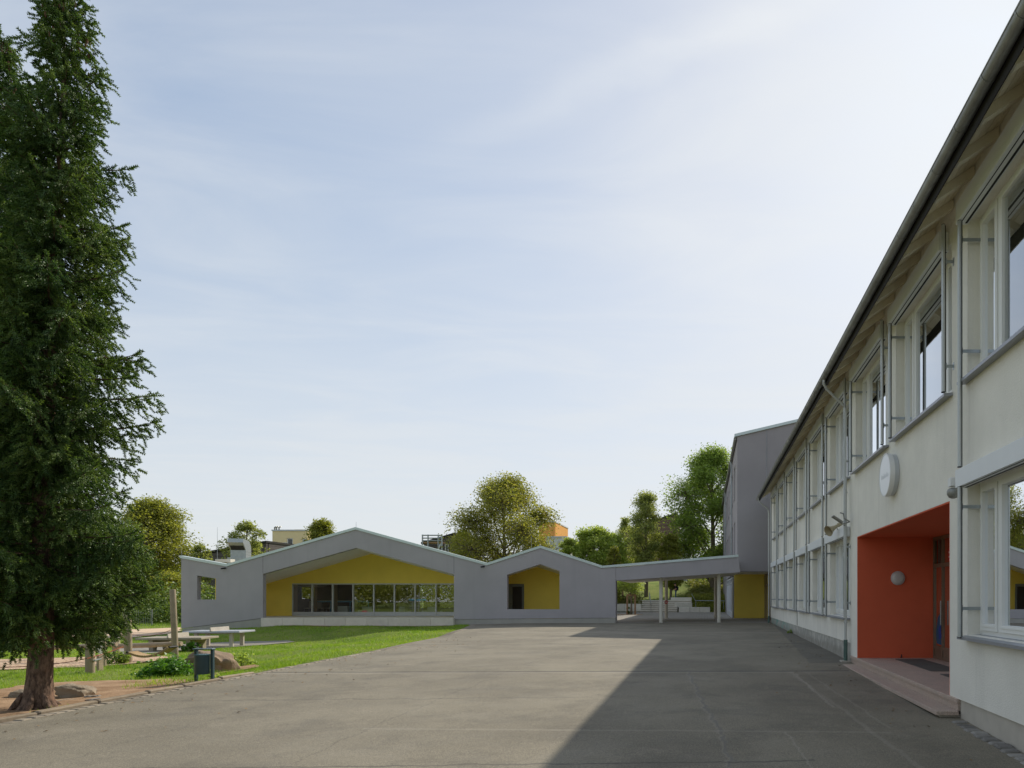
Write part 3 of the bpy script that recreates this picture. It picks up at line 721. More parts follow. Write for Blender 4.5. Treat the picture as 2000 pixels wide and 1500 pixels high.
# steps and mats
st = thing('entrance_steps', 'two pink granite entrance steps leading up to the orange recess', 'steps', (3.28, 13, -.2))
MB().box(3.36, 3.9, 9.72, 16.7, -.6, -.225).build('riser', M['plinth_concrete'], st)
MB().box(3.595, 3.7, 9.68, 16.72, -.168, -.055).build('riser', M['plain_riser'] if 'plain_riser' in M else M['pink_granite'] if 'pink_granite' in M else M['granite'], st)
ye = [9.65, 11.4, 13.2, 15.0, 16.75]
for a, b in zip(ye, ye[1:]):
    MB().cbox(3.28, 3.60, a + .002, b - .002, -.226, -.17, .006).build('tread', M['granite'], st)
    MB().cbox(3.57, 3.9, max(a, 9.66) + .002, b - .002, -.055, .002, .006).build('tread', M['granite'], st) if b < 16.7 or True else None
MB().box(3.9, 5.5, 10.05, 16.07, -.3, .0).build('landing', M['granite'], st)
for (a, b, lab) in ((14.42, 15.7, 'dark ribbed doormat at the far end of the entrance landing'), (13.2, 14.36, 'dark ribbed doormat in the middle of the entrance landing'), (11.5, 12.7, 'dark doormat nearest the jamb on the entrance landing')):
    tag(MB().cbox(4.38, 5.02, a, b, .003, .012, .003).build('doormat', M['door_mat']), lab, 'doormat', 'mats on the entrance landing')
# things fixed to the walls
c = thing('round_sign', 'large white round illuminated sign above the orange entrance', 'sign', (3.6, 12.97, 3.756))
MB().lathe([(.385, 3.595 - 3.6), (.385, -.10), (.36, -.10)], (3.6, 12.97, 3.756), 'x', 56).build('housing', M['grey_aluminium'], c, smooth=True)
MB().lathe([(.36, -.09), (.405, -.09), (.405, -.178), (.385, -.182), (.385, -.17)], (3.6, 12.97, 3.756), 'x', 56).build('rim', M['white_paint'], c, smooth=True)
MB().lathe([(.384, -.172), (.384, -.176)], (3.6, 12.97, 3.756), 'x', 56).build('face', M['clock_white'], c)
plain('faint_print', (.80, .82, .84), .5, .1, 20)
l_ = MB()
for k in range(9): l_.box(3.4215, 3.4235, 12.70 + k * .06, 12.70 + k * .06 + .042, 3.70, 3.75 + .02 * (k % 3))
l_.build('faded_print', M['faint_print'], c)
c = thing('wall_lamp', 'round white bulkhead lamp on the orange recess wall', 'lamp', (4.55, 16.07, 1.88))
MB().lathe([(.165, -.0), (.165, -.03), (.15, -.035)], (4.55, 16.073, 1.88), 'y', 32).build('base', M['grey_aluminium'], c, smooth=True)
MB().lathe([(.15, -.034), (.148, -.06), (.12, -.085), (.06, -.1), (.01, -.102)], (4.55, 16.073, 1.88), 'y', 32).build('shade', M['opal_glass'], c, smooth=True)
c = thing('alarm_bell', 'small grey alarm bell under a white bracket beside the lower window', 'alarm', (3.55, 9.6, 2.95))
MB().cbox(3.44, 3.598, 9.54, 9.66, 3.0, 3.12, .01).build('bracket', M['white_paint'], c)
MB().lathe([(.04, .05), (.075, .03), (.09, 0), (.085, -.045), (.06, -.085), (.02, -.1)], (3.50, 9.6, 2.93), 'z', 20).build('dome', M['weathered_zinc'], c, smooth=True)
c = thing('horn_loudspeaker', 'beige horn loudspeaker on top of a lower blind box', 'loudspeaker', (3.42, 17.6, 3.2))
ax0, ax1 = Vector((3.46, 17.66, 3.29)), Vector((3.17, 17.50, 3.12))
MB().tube([ax0.lerp(ax1, t) for t in (-.25, 0, .05, .35, .7, .95, 1.0)], [.05, .055, .035, .05, .085, .14, .145], 20, cap=False).build('horn', M['horn_beige'], c, smooth=True)
MB().tube([(3.44, 17.75, 3.28), (3.46, 17.75, 3.16)], .012, 8).build('bracket', M['galvanised_steel'], c)
c = thing('floodlight', 'grey floodlight on a bent arm beside the downpipe', 'floodlight', (3.5, 16.75, 3.3))
MB().tube([(3.56, 16.72, 3.28), (3.42, 16.72, 3.36), (3.40, 16.72, 3.48), (3.32, 16.72, 3.50)], .016, 8).tube([(3.56, 16.72, 3.28), (3.38, 16.72, 3.22), (3.3, 16.72, 3.33)], .016, 8).build('arm', M['weathered_zinc'], c)
a, b = Vector((3.36, 0, 3.24)), Vector((3.12, 0, 3.40)); nrm = Vector((-.16, 0, -.24)).normalized() * .035
MB().prism([[(a.x, a.z), (b.x, b.z), (b.x - nrm.x, b.z - nrm.z), (a.x - nrm.x, a.z - nrm.z)]], 'XZ', 16.58, 16.82).build('head', M['weathered_zinc'], c)
# ------------------------------------------------------------------ canteen with the folded roof
YF = 36.7
F = lambda u, v: (PX(u, YF), PZ(v, YF))
SK = -.31
canteen = thing('canteen_building', 'low lilac grey canteen with folded zigzag roof, yellow porches and pillared canopy', 'building', (-16, YF, 0))
prof = [F(352.5, 1085), F(443, 1101.5), F(695, 1029.5), F(951, 1099.5), F(1055.7, 1065.5), F(1177, 1105)]
pxs, pzs = np.array([p[0] for p in prof]), np.array([p[1] for p in prof])
def roofz(x, Y): return float(np.interp(x - SK * (Y - YF), pxs, pzs))
def profile(Y, dz, x0=None, x1=None):
    pts = [(x + SK * (Y - YF), z + dz) for x, z in prof]
    if x0 is not None: pts = [(x0, roofz(x0, Y) + dz)] + [p for p in pts if p[0] > x0 + .01]
    if x1 is not None: pts = [p for p in pts if p[0] < x1 - .01] + [(x1, roofz(x1, Y) + dz)]
    return pts
wl = [F(354, 1227.5), F(513.5, 1207), F(513.5, 1121), F(695.5, 1070), F(886.6, 1122), F(886.6, 1209.5), F(1202.5, 1206.5), F(1202.5, 1108), F(1177, 1108.5), F(1055.7, 1070), F(951, 1103), F(695, 1033), F(443, 1105), F(354, 1089)]
h1 = [F(385, 1124), F(421.6, 1130), F(421.6, 1171), F(385, 1171)]
h2 = [F(990.5, 1122.5), F(1055.5, 1101.8), F(1092.8, 1115), F(1092.8, 1190), F(990.5, 1190)]
MB().prism([wl, h1, h2], 'XZ', YF, YF + .27).build('wall', M['lilac_grey_render'], canteen)
MB().box(PX(1199.5, YF), PX(1202.5, YF), YF + .272, YF + .62, -.02, PZ(1109, YF)).build('wall', M['lilac_grey_render'], canteen)
jl = MB()
for u in (513.5, 886.6): pass
MB().prism([[F(355, 1228.2), F(513.2, 1207.7), F(513.2, 1240), F(355, 1240)]], 'XZ', YF + .02, YF + .25).build('plinth', M['grey_plinth'], canteen)
MB().prism([[F(887.5, 1210), F(1202, 1207), F(1202, 1226), F(887.5, 1226)]], 'XZ', YF + .02, YF + .25).build('plinth', M['grey_plinth'], canteen)
def band(pts, t0, t1):
    return [(x, z + t0) for x, z in pts] + [(x, z + t1) for x, z in reversed(pts)]
cop = MB().prism([band(prof, .0, -.135)], 'XZ', YF - .05, YF + .32)
cop.build('coping', M['zinc_coping'], canteen)
for u in (513.5, 886.6):
    x = PX(u, YF); zt = roofz(x, YF)
    MB().box(x - .006, x + .006, YF - .003, YF + .02, PZ(1120, YF), zt - .14).build('joint', M['dark_fascia'], canteen)
# roof, fan-shaped folds
def loft(p0, y0, p1, y1, th):
    n = len(p0); vs = [(x, y0, z) for x, z in p0] + [(x, y1, z) for x, z in p1] + [(x, y0, z - th) for x, z in p0] + [(x, y1, z - th) for x, z in p1]
    fs = []
    for i in range(n - 1):
        fs += [(i, i + 1, n + i + 1, n + i), (2 * n + i, 3 * n + i, 3 * n + i + 1, 2 * n + i + 1), (i, 2 * n + i, 2 * n + i + 1, i + 1), (n + i, n + i + 1, 3 * n + i + 1, 3 * n + i)]
    fs += [(0, n, 3 * n, 2 * n), (n - 1, 3 * n - 1, 4 * n - 1, 2 * n - 1)]
    return MB().add(vs, fs)
rfm = plain('pale_roofing', (.42, .41, .37), .8, .1, 2, .2)
YB = 51.0
def trim_left(o, x=-28.2):
    bm = bmesh.new(); bm.from_mesh(o.data); lx = x - wloc(o)[0]
    bmesh.ops.bisect_plane(bm, geom=bm.verts[:] + bm.edges[:] + bm.faces[:], plane_co=(lx, 0, 0), plane_no=(-1, 0, 0), clear_outer=True)
    bmesh.ops.holes_fill(bm, edges=[e for e in bm.edges if e.is_boundary]); bm.to_mesh(o.data); bm.free()
trim_left(loft(profile(YF + .33, -.10), YF + .33, profile(YB, -.10), YB, .25).build('roof', M['pale_roofing'], canteen))
def part_profile(Y, dz, i, j): return [(x + SK * (Y - YF), z + dz) for x, z in prof[i:j]]
for i, j, dz in ((0, 2, -.86), (1, 4, -1.112), (3, 6, -1.0)):
    trim_left(loft(part_profile(YF + .272, dz, i, j), YF + .272, part_profile(41.6, dz, i, j), 41.6, .03).build('soffit', M['pale_soffit'], canteen))
# yellow wall of the big porch
YY = 41.4
xl, xr = -28.1, -11.95
top = profile(YY, -.9, xl, xr)
win = (PX(570, YY), -13.6, PZ(1139.3, YY))       # opening from the porch floor to the head
yw = [(xl, win[2]), (win[0], win[2]), (win[1], win[2]), (xr, win[2])] + list(reversed(top))
MB().prism([yw], 'XZ', YY, YY + .25).box(xl, win[0], YY, YY + .25, .1, win[2]).box(win[1], xr, YY, YY + .25, .1, win[2]).build('porch_wall', M['yellow_render'], canteen)
MB().box(-27.9, xr, YF + .5, YY, -.4, .255).build('porch_floor', M['pale_soffit'], canteen)
MB().box(xl, xl + .2, 39.2, YY - .002, -.3, 2.9).build('side_wall', M['yellow_render'], canteen)
MB().box(xl, xl + .2, YY + .25, YB - .3, -.6, 3.2).build('side_wall', M['yellow_render'], canteen)
MB().box(-12.2, -11.95, YF + .272, YY - .002, .0, 2.4).build('side_wall', M['yellow_render'], canteen)
gl = MB(); zs, zh = PZ(1203, YY), win[2]
us = [570, 608.9, 649, 689, 729.5, 769.8, 810.3, 851, 891, 931]
xs_ = [PX(u, YY) for u in us]
gw = MB()
gw.box(win[0], win[1], YY + .03, YY + .11, zh - .07, zh - .0005).box(win[0], win[1], YY + .03, YY + .11, .256, .30).box(win[0], win[1], YY + .03, YY + .11, .43, .49)
for x in xs_: gw.box(max(x - .04, win[0] + .001), x + .04, YY + .012, YY + .11, .30, zh - .07)
gwo = gw.build('window_front', M['grey_aluminium'], canteen)
for a, b in zip(xs_, xs_[1:]):
    MB().add([(a + .04, YY + .07, .49), (b - .04, YY + .07, .49), (b - .04, YY + .07, zh - .07), (a + .04, YY + .07, zh - .07)], [(0, 1, 2, 3)]).build('pane', M['window_glass'], gwo)
    MB().box(a + .04, b - .04, YY + .05, YY + .09, .30, .43).build('kick_panel', M['grey_aluminium'], gwo)
plain('glulam', (.36, .25, .13), .7, .1, 8, .2)
for x in xs_: MB().box(x - .05, x + .05, YY + .14, YY + .50, .26, zh + .3).build('timber_post', M['glulam'], gwo)
# terrace edge blocks
bu = [510, 552, 593.5, 634.5, 676, 717, 758.5, 799.5, 841, 886.3]
for a, b in zip(bu, bu[1:]):
    MB().cbox(PX(a, 36.55) + .004, PX(b, 36.55) - .004, 36.52, 37.15, PZ(1220, 36.55) - .3, .285 + random.uniform(-.002, .002), .01).build('terrace_block', M['pale_concrete'], canteen)
# second porch
YP = 39.6; xl2, xr2 = -11.94, -7.4
MB().prism([[(xl2, 0.0), (xr2, 0.0)] + list(reversed(profile(YP, -.95, xl2, xr2)))], 'XZ', YP, YP + .2).build('porch_wall', M['yellow_render'], canteen)
MB().box(xr2, xr2 + .2, YF + .272, YP + .1, -.1, 2.2).build('side_wall', M['yellow_render'], canteen)
MB().box(xl2, xr2, YF + .272, YP, -.3, .06).build('porch_floor', M['pale_concrete'], canteen)
d = MB(); x0, x1, zt = PX(993.7, YP), PX(1023.7, YP), PZ(1140.5, YP)
d.box(x0, x0 + .22, YP - .04, YP - .002, .06, zt).box(x1 - .12, x1, YP - .04, YP - .002, .06, zt).box(x0 + .22, x1 - .12, YP - .04, YP - .002, zt - .16, zt).box(x0 + .22, x1 - .12, YP - .04, YP - .002, .06, .22)
dd = d.build('porch_door', M['grey_door'], canteen)
MB().box(x0 + .22, x1 - .12, YP - .025, YP - .005, .22, zt - .16).build('pane', M['interior_dark'], dd)
MB().tube([(x0 + .1, YP - .08, 1.0), (x0 + .2, YP - .08, 1.0)], .012, 6).build('handle', M['black_rubber'], dd)
# rear of the building
back = profile(YB - .3, -.2, xl, -9.6)
rw = [(xl, -.6), (-9.6, -.6)] + list(reversed(back))
ro = [[(-21.2, .55), (-18.0, .55), (-18.0, 2.25), (-21.2, 2.25)]]
MB().prism([rw] + ro, 'XZ', YB - .3, YB - .1).build('rear_wall', M['lilac_grey_render'], canteen)
rr = [(-5.4, YF + .7), (-9.7, YB - .3), (-9.5, YB - .3), (-5.2, YF + .7)]
MB().prism([rr], 'XY', -.1, 2.5).build('side_wall', M['lilac_grey_render'], canteen)
MB().box(xl + .2, -9.7, YY + .26, YB - .31, -.4, .24).build('interior_floor', M['interior_floor'], canteen)
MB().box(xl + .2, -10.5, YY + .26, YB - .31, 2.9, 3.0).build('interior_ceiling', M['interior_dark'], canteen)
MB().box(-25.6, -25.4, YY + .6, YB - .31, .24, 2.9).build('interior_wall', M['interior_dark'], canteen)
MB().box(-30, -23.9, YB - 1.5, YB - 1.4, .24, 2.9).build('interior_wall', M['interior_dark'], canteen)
# canopy with columns
cl = [F(1203, 1109), F(1203, 1134), F(1445.5, 1117.7), F(1441.5, 1086)]
MB().prism([cl], 'XZ', YF + .002, YF + .27).build('canopy_fascia', M['lilac_grey_render'], canteen)
MB().prism([[F(1177.3, 1105), F(1442, 1083), F(1442.3, 1087.7), F(1177.3, 1109.2)]], 'XZ', YF - .05, YF + .32).build('coping', M['zinc_coping'], canteen)
MB().prism([[F(1203, 1112), F(1203, 1133.6), F(1443.5, 1117.6), F(1441.5, 1090)]], 'XZ', YF + .272, 43.95).build('canopy_soffit', M['pale_soffit'], canteen)
for u, v, Y, m in ((1291, 1216, 37.35, 0), (1404, 1215.5, 37.5, 0), (1301.5, 1208.5, 43.7, 1), (1397.5, 1207.5, 43.8, 1)):
    x = PX(u, Y); zt = CAMZ + (CY - (1134 + (u * 1.0 - 1203) / 242.5 * -16.3)) * YF / FOC
    zt = np.interp(x, [PX(1203, YF), PX(1445, YF)], [PZ(1133.6, YF), PZ(1117.6, YF)])
    MB().tube([(x, Y, -.2), (x, Y, zt - .002)], .098, 24).build('column', M['column_white'] if 'column_white' in M else plain('column_white', (.66, .63, .54), .8, .05, 3, .15, streak=.1), canteen, smooth=True)
xx, yy_ = PX(1301.5, 43.7), 43.7
rs = MB().lathe([(.115, 0), (.115, -.01)], (xx, yy_ - .10, PZ(1176, 43.6)), 'y', 20); rs.cur = 1; rs.box(xx - .075, xx + .075, yy_ - .115, yy_ - .111, PZ(1176, 43.6) - .02, PZ(1176, 43.6) + .02)
tag(rs.build('round_sign', [M['sign_red'], M['white_paint']]), 'small red round sign with a white bar on a rear canopy column', 'sign')
# roof fittings
vh = thing('ventilation_hood', 'galvanised gooseneck ventilation hood on the canteen roof', 'ventilation hood', (PX(470, 43), 43.0, 0), rz=R(103)); vh.scale = (.78, .78, 1)
zb = PZ(1094, 43) - .35
vz = lambda v: PZ(v, 43)
arc = [(.55 - .75 + .75 * math.cos(a), vz(1073) + .05 + .52 * math.sin(a)) for a in [math.pi / 2 * k / 6 for k in range(7)]]
pf = [(-.45, vz(1090)), (.55, vz(1090))] + [(x, z) for x, z in arc] + [(-.95, vz(1054) + .01), (-.98, vz(1061)), (-.45, vz(1075))]
o = vh; hood = MB().prism([pf], 'XZ', -.55, .55)
me = hood.mesh('hood_duct', M['galvanised_steel']); link('duct', me, vh)
MB().mesh
sl = MB().add([(-.93, -.48, vz(1061) - .025), (-.93, .48, vz(1061) - .025), (-.48, .48, vz(1074.5) - .02), (-.48, -.48, vz(1074.5) - .02)], [(0, 1, 2, 3)])
link('intake_grille', sl.mesh('grille', M['dark_fascia']), vh)  # dark sheet over the duct's open mouth paints the shade inside
for z in (vz(1078), vz(1084)): link('seam', MB().box(-.462, .562, -.562, .562, z, z + .03).mesh('seam', M['galvanised_steel']), vh)
link('base', MB().box(-.62, .72, -.7, .7, zb, vz(1089.5)).mesh('base', M['galvanised_steel']), vh)
for u, v, Y, h in ((424.5, 1090, 41, 1.85), (487, 1086, 44, 1.7), (355, 1085, 37.2, .45), (695.5, 1030, 37.3, .3), (1038, 1072, 45, .9)):
    x, z = PX(u, Y), PZ(v, Y); MB().tube([(x, Y, z - .4), (x, Y, z + h)], [.014, .006], 6).build('lightning_rod', M['galvanised_steel'], canteen)
for u, v, Y in ((428, 1094, 40.0),): MB().cbox(PX(u - 8, Y), PX(u + 22, Y), Y, Y + .4, PZ(v + 4, Y), PZ(v - 2, Y), .01).build('roof_kerb', M['pale_concrete'], canteen)
for u, v, lab in ((439.7, 1109.5, 'small dark security camera under the left roof valley of the canteen'), (944.4, 1106.3, 'small dark security camera under the middle roof valley of the canteen')):
    x, z = F(u, v); t = thing('security_camera', lab, 'camera', (x, YF, z), 'security cameras on the canteen wall')
    MB().tube([(x + .03, YF - .001, z + .02), (x + .03, YF - .08, z + .0)], .02, 8).build('bracket', M['grey_aluminium'], t)
    MB().tube([(x + .06, YF - .06, z), (x - .07, YF - .22, z - .04)], .042, 12).build('body', M['black_rubber'], t, smooth=True)
# canteen furniture behind the glass, and a table added for a reflection
def cafe_chair(x, y, rz, lab):
    t = thing('cafe_chair', lab, 'chair', (x, y, .24), 'white chairs behind the canteen glass', rz=rz)
    link('seat', MB().cbox(-.22, .22, -.22, .22, .42, .46, .015).mesh('seat', M['white_plastic']), t)
    b = MB(); b.add([(-.2, .2, .46), (.2, .2, .46), (.24, .29, .9), (-.24, .29, .9), (-.2, .225, .46), (.2, .225, .46), (.24, .315, .9), (-.24, .315, .9)], [(0, 1, 2, 3), (4, 5, 6, 7), (0, 1, 5, 4), (1, 2, 6, 5), (2, 3, 7, 6), (3, 0, 4, 7)])
    link('backrest', b.mesh('backrest', M['white_plastic']), t)
    for sx in (-1, 1):
        for sy in (-1, 1): link('leg', MB().tube([(sx * .18, sy * .18, .42), (sx * .23, sy * .23, 0)], .013, 6).mesh('leg', M['galvanised_steel']), t)
for i, (u, rz, lab) in enumerate(((580, .4, 'white chair leftmost behind the first canteen pane'), (586, 2.2, 'white chair beside the leftmost chair behind the first canteen pane'), (598, .3, 'white chair in the middle of the first canteen pane'), (604, -.2, 'white chair at the right edge of the first canteen pane'), (628, 1.2, 'white chair in the second canteen pane'), (640, -1.5, 'white chair at the right side of the second canteen pane'))):
    cafe_chair(PX(u, 43.3 + .2 * (i % 3)), 43.3 + .2 * (i % 3), rz, lab)
t = thing('long_table', 'long blue framed white table behind the canteen glass', 'table', (PX(670, 42.9), 42.9, .24))  # added table imitates a blue line reflected in the panes
xa, xb = PX(616, 42.9), PX(727, 42.9)
MB().cbox(xa, xb, 42.5, 43.2, 1.14, 1.17, .008).build('tabletop', M['white_plastic'], t)
MB().box(xa, xb, 42.49, 42.53, 1.07, 1.138).build('frame', M['blue_paint'], t)
for x in (xa + .05, (xa * 2 + xb) / 3, (xa + 2 * xb) / 3, xb - .05): MB().box(x - .025, x + .025, 42.5, 42.55, .24, 1.07).build('leg', M['blue_paint'], t)
for u0, u1, v0, lab in ((657, 679, 1184, 'white seat block behind the third canteen pane'), (707, 727, 1185, 'white seat block behind the fourth canteen pane'), (776, 791, 1185, 'white seat block behind the sixth canteen pane'), (834, 850, 1185.5, 'tall white seat block behind the seventh canteen pane'), (697, 706, 1191.5, 'low white step block left of the fourth pane block'), (823, 833, 1192.5, 'low white step block beside the tall block in the seventh pane'), (793, 803, 1192.5, 'low white step block right of the sixth pane block'), (858, 864, 1193, 'low white block behind the last canteen pane')):
    Y = 42.35
    tag(MB().cbox(PX(u0, Y), PX(u1, Y), Y, Y + .45, .245, PZ(v0, Y), .015).build('seat_block', M['white_plastic']), lab, 'seat block', 'white seat blocks behind the canteen glass')

# ------------------------------------------------------------------ tower block
tower = thing('tower_block', 'tall lilac grey school block on an overhang above a yellow ground floor wall', 'building', (1.9, 39.6, 0))
TX = 1.9
tz = lambda x: 10.72 + .236 * (x - TX)
prof_t = [(TX, 2.89), (14, 2.89), (14, tz(9) - .236 * 5), (9, tz(9)), (TX, tz(TX))]
MB().prism([prof_t], 'XZ', 39.6, 40.0).build('gable_wall', M['dark_lilac_render'], tower)
lw = [(40.0, 2.89), (70, 2.89), (70, 10.72), (40.0, 10.72)]
hs = []
ys_ = [42.3 + 3.3 * k for k in range(8)]
for yy in ys_:
    for z0, z1 in ((4.1, 6.1), (7.55, 9.6)): hs.append([(yy, z0), (yy + 1.7, z0), (yy + 1.7, z1), (yy, z1)])
MB().prism([lw] + hs, 'YZ', TX, TX + .3).build('side_wall', M['dark_lilac_render'], tower)
MB().box(TX + .302, 13.6, 40.0, 69.9, 2.9, 3.1).box(TX + .302, 13.6, 40.0, 69.9, 6.7, 6.9).box(6, 6.1, 40.0, 69.9, 3.1, 10.6).build('interior', M['interior_wall'], tower)
for yy in ys_:
    for z0, z1 in ((4.1, 6.1), (7.55, 9.6)):
        w_ = MB(); x = TX + .16
        w_.box(x, x + .06, yy + .002, yy + .07, z0 + .002, z1 - .002).box(x, x + .06, yy + 1.63, yy + 1.698, z0 + .002, z1 - .002).box(x, x + .06, yy + .07, yy + 1.63, z0 + .002, z0 + .07).box(x, x + .06, yy + .07, yy + 1.63, z1 - .07, z1 - .002).box(x, x + .06, yy + .8, yy + .87, z0 + .07, z1 - .07)
        wo = w_.build('window', M['grey_door'], tower)
        for a, b in ((yy + .07, yy + .8), (yy + .87, yy + 1.63)):
            MB().add([(x + .03, a, z0 + .07), (x + .03, b, z0 + .07), (x + .03, b, z1 - .07), (x + .03, a, z1 - .07)], [(0, 1, 2, 3)]).build('pane', M['window_glass'], wo)
        MB().box(TX - .05, TX + .15, yy - .03, yy + 1.73, z0 - .035, z0 - .001).build('sill', M['grey_metal_sill'], wo)
rt = [(TX - .16, tz(TX - .16)), (9, tz(9)), (14.2, tz(9) - .236 * 5.2), (14.2, tz(9) - .236 * 5.2 + .16), (9, tz(9) + .16), (TX - .16, tz(TX - .16) + .16)]
MB().prism([rt], 'XZ', 39.5, 70.1).build('roof', M['zinc_coping'], tower)
MB().tube([(TX - .12, 39.75, 10.62), (TX - .12, 70, 10.62)], .085, 12).build('gutter', M['weathered_zinc'], tower, smooth=True)
MB().tube([(TX - .12, 39.9, 10.55), (TX - .07, 39.9, 10.2), (TX - .07, 46.2, 10.0)], .01, 6).build('wire', M['weathered_zinc'], tower) if False else None
for yy in (46.2, 60): MB().tube([(TX - .1, yy, 10.55), (TX - .08, yy, 10.2), (TX - .08, yy, 2.9)], .05, 10).build('downpipe', M['galvanised_steel'], tower, smooth=True)
MB().tube([(PX(1497.5, 39.58), 39.585, 7.0), (PX(1497.5, 39.58), 39.585, tz(PX(1497.5, 39.58)) - .02)], .012, 6).build('lightning_wire', M['galvanised_steel'], tower)
MB().box(TX, 14, 40.0, 44.9, 2.885, 2.899).build('overhang_soffit', M['pale_soffit'], tower)
MB().box(PX(1434, 44.8), PX(1493.2, 44.8), 44.8, 45.0, -.05, 2.884).build('ground_floor_wall', M['yellow_render'], tower)
gx_ = TX - .08
gf = MB()
for yy in (44.8, 46.4, 48.0, 49.6, 51.2, 52.8, 54.4, 56): gf.box(gx_, gx_ + .08, yy - (0 if yy == 44.8 else .05), yy + .06, 0, 2.7)
for z0, z1 in ((0, .3), (.3, .36), (2.3, 2.36), (2.62, 2.7)): gf.box(gx_ + .003, gx_ + .077, 44.86, 56, z0, z1 - .001)
gfo = gf.build('glazed_front', M['grey_aluminium'], tower)
for a, b in zip((44.86, 46.46, 48.06, 49.66, 51.26, 52.86, 54.46), (46.35, 47.95, 49.55, 51.15, 52.75, 54.35, 55.95)):
    MB().add([(gx_ + .04, a, .36), (gx_ + .04, b, .36), (gx_ + .04, b, 2.3), (gx_ + .04, a, 2.3)], [(0, 1, 2, 3)]).build('pane', M['window_glass'], gfo)
MB().box(gx_ + .1, 13.5, 56.1, 70, -.1, 2.88).build('ground_floor_wall', M['dark_lilac_render'], tower)
MB().box(5, 5.1, 45.0, 56, 0, 2.88).build('interior', M['interior_wall'], tower)
xd = PX(1493.4, 44.8)
dm = MB()
for yy in (44.79, 43.7, 42.6, 41.4): dm.box(xd, xd + .07, yy - .07, yy, 0, 2.88)
for z0, z1 in ((0, .1), (2.1, 2.18), (2.8, 2.88)): dm.box(xd + .003, xd + .067, 41.4, 44.72, z0, z1)
dmo = dm.build('side_door', M['door_bronze'], tower)
for a, b in ((43.7, 44.72), (42.6, 43.63), (41.4, 42.53)): MB().add([(xd + .03, a, .1), (xd + .03, b, .1), (xd + .03, b, 2.8), (xd + .03, a, 2.8)], [(0, 1, 2, 3)]).build('pane', M['window_glass'], dmo)
MB().box(xd + 1.5, xd + 1.6, 40, 44.8, 0, 2.88).build('interior', M['interior_dark'], tower)
# ------------------------------------------------------------------ vegetation helpers
def frames(d):
    d = d / (np.linalg.norm(d, axis=1, keepdims=True) + 1e-9)
    up = np.where(np.abs(d[:, 2:3]) < .9, np.array([[0, 0, 1.]]), np.array([[0, 1., 0]]))
    e1 = np.cross(d, up); e1 /= np.linalg.norm(e1, axis=1, keepdims=True) + 1e-9
    e2 = np.cross(e1, d); return e1, e2, d
def leaves(C, size, rg, up=.6, fold=.25, elong=.62):
    """diamond leaves at centres C, facing roughly up and outward"""
    n = len(C); nd = rg.normal(size=(n, 3)); nd[:, 2] = np.abs(nd[:, 2]) + up
    e1, e2, nn = frames(nd); a = rg.uniform(0, 2 * np.pi, n)[:, None]
    t = e1 * np.cos(a) + e2 * np.sin(a); b = np.cross(nn, t)
    s = (size * rg.uniform(.6, 1.3, n))[:, None]
    V_ = np.stack([C - t * s * .5, C + b * s * elong * .5 + nn * s * fold * .3, C + t * s * .5 - nn * s * fold * .3, C - b * s * elong * .5 + nn * s * fold * .3], 1).reshape(-1, 3)
    F_ = np.arange(n * 4).reshape(n, 4); return V_, F_
SHN, SHS = 4, 5
def shoot_template():
    vs = []; fs = []; L = 1.0
    for k in range(SHS + 1): vs.append((0, 0, k * L / SHS))
    for k in range(SHS):
        for j in range(SHN):
            a = 2 * math.pi * (j + .5 * (k % 2)) / SHN; r = .27 * (1 - .3 * k / SHS)
            vs.append((r * math.cos(a), r * math.sin(a), (k + 1) * L / SHS + .08)); fs.append((k, k + 1, len(vs) - 1))
    return np.array(vs), np.array(fs)
def shoots(P0, D, L, rg):
    T, Ft = shoot_template(); n = len(P0); e1, e2, d = frames(D)
    a = rg.uniform(0, 6.28, n)[:, None]; f1 = e1 * np.cos(a) + e2 * np.sin(a); f2 = -e1 * np.sin(a) + e2 * np.cos(a)
    V_ = P0[:, None, :] + L[:, None, None] * (T[None, :, 0:1] * f1[:, None, :] + T[None, :, 1:2] * f2[:, None, :] + T[None, :, 2:3] * d[:, None, :])
    k = len(T); F_ = (Ft[None] + (np.arange(n) * k)[:, None, None]).reshape(-1, 3)
    return V_.reshape(-1, 3), F_
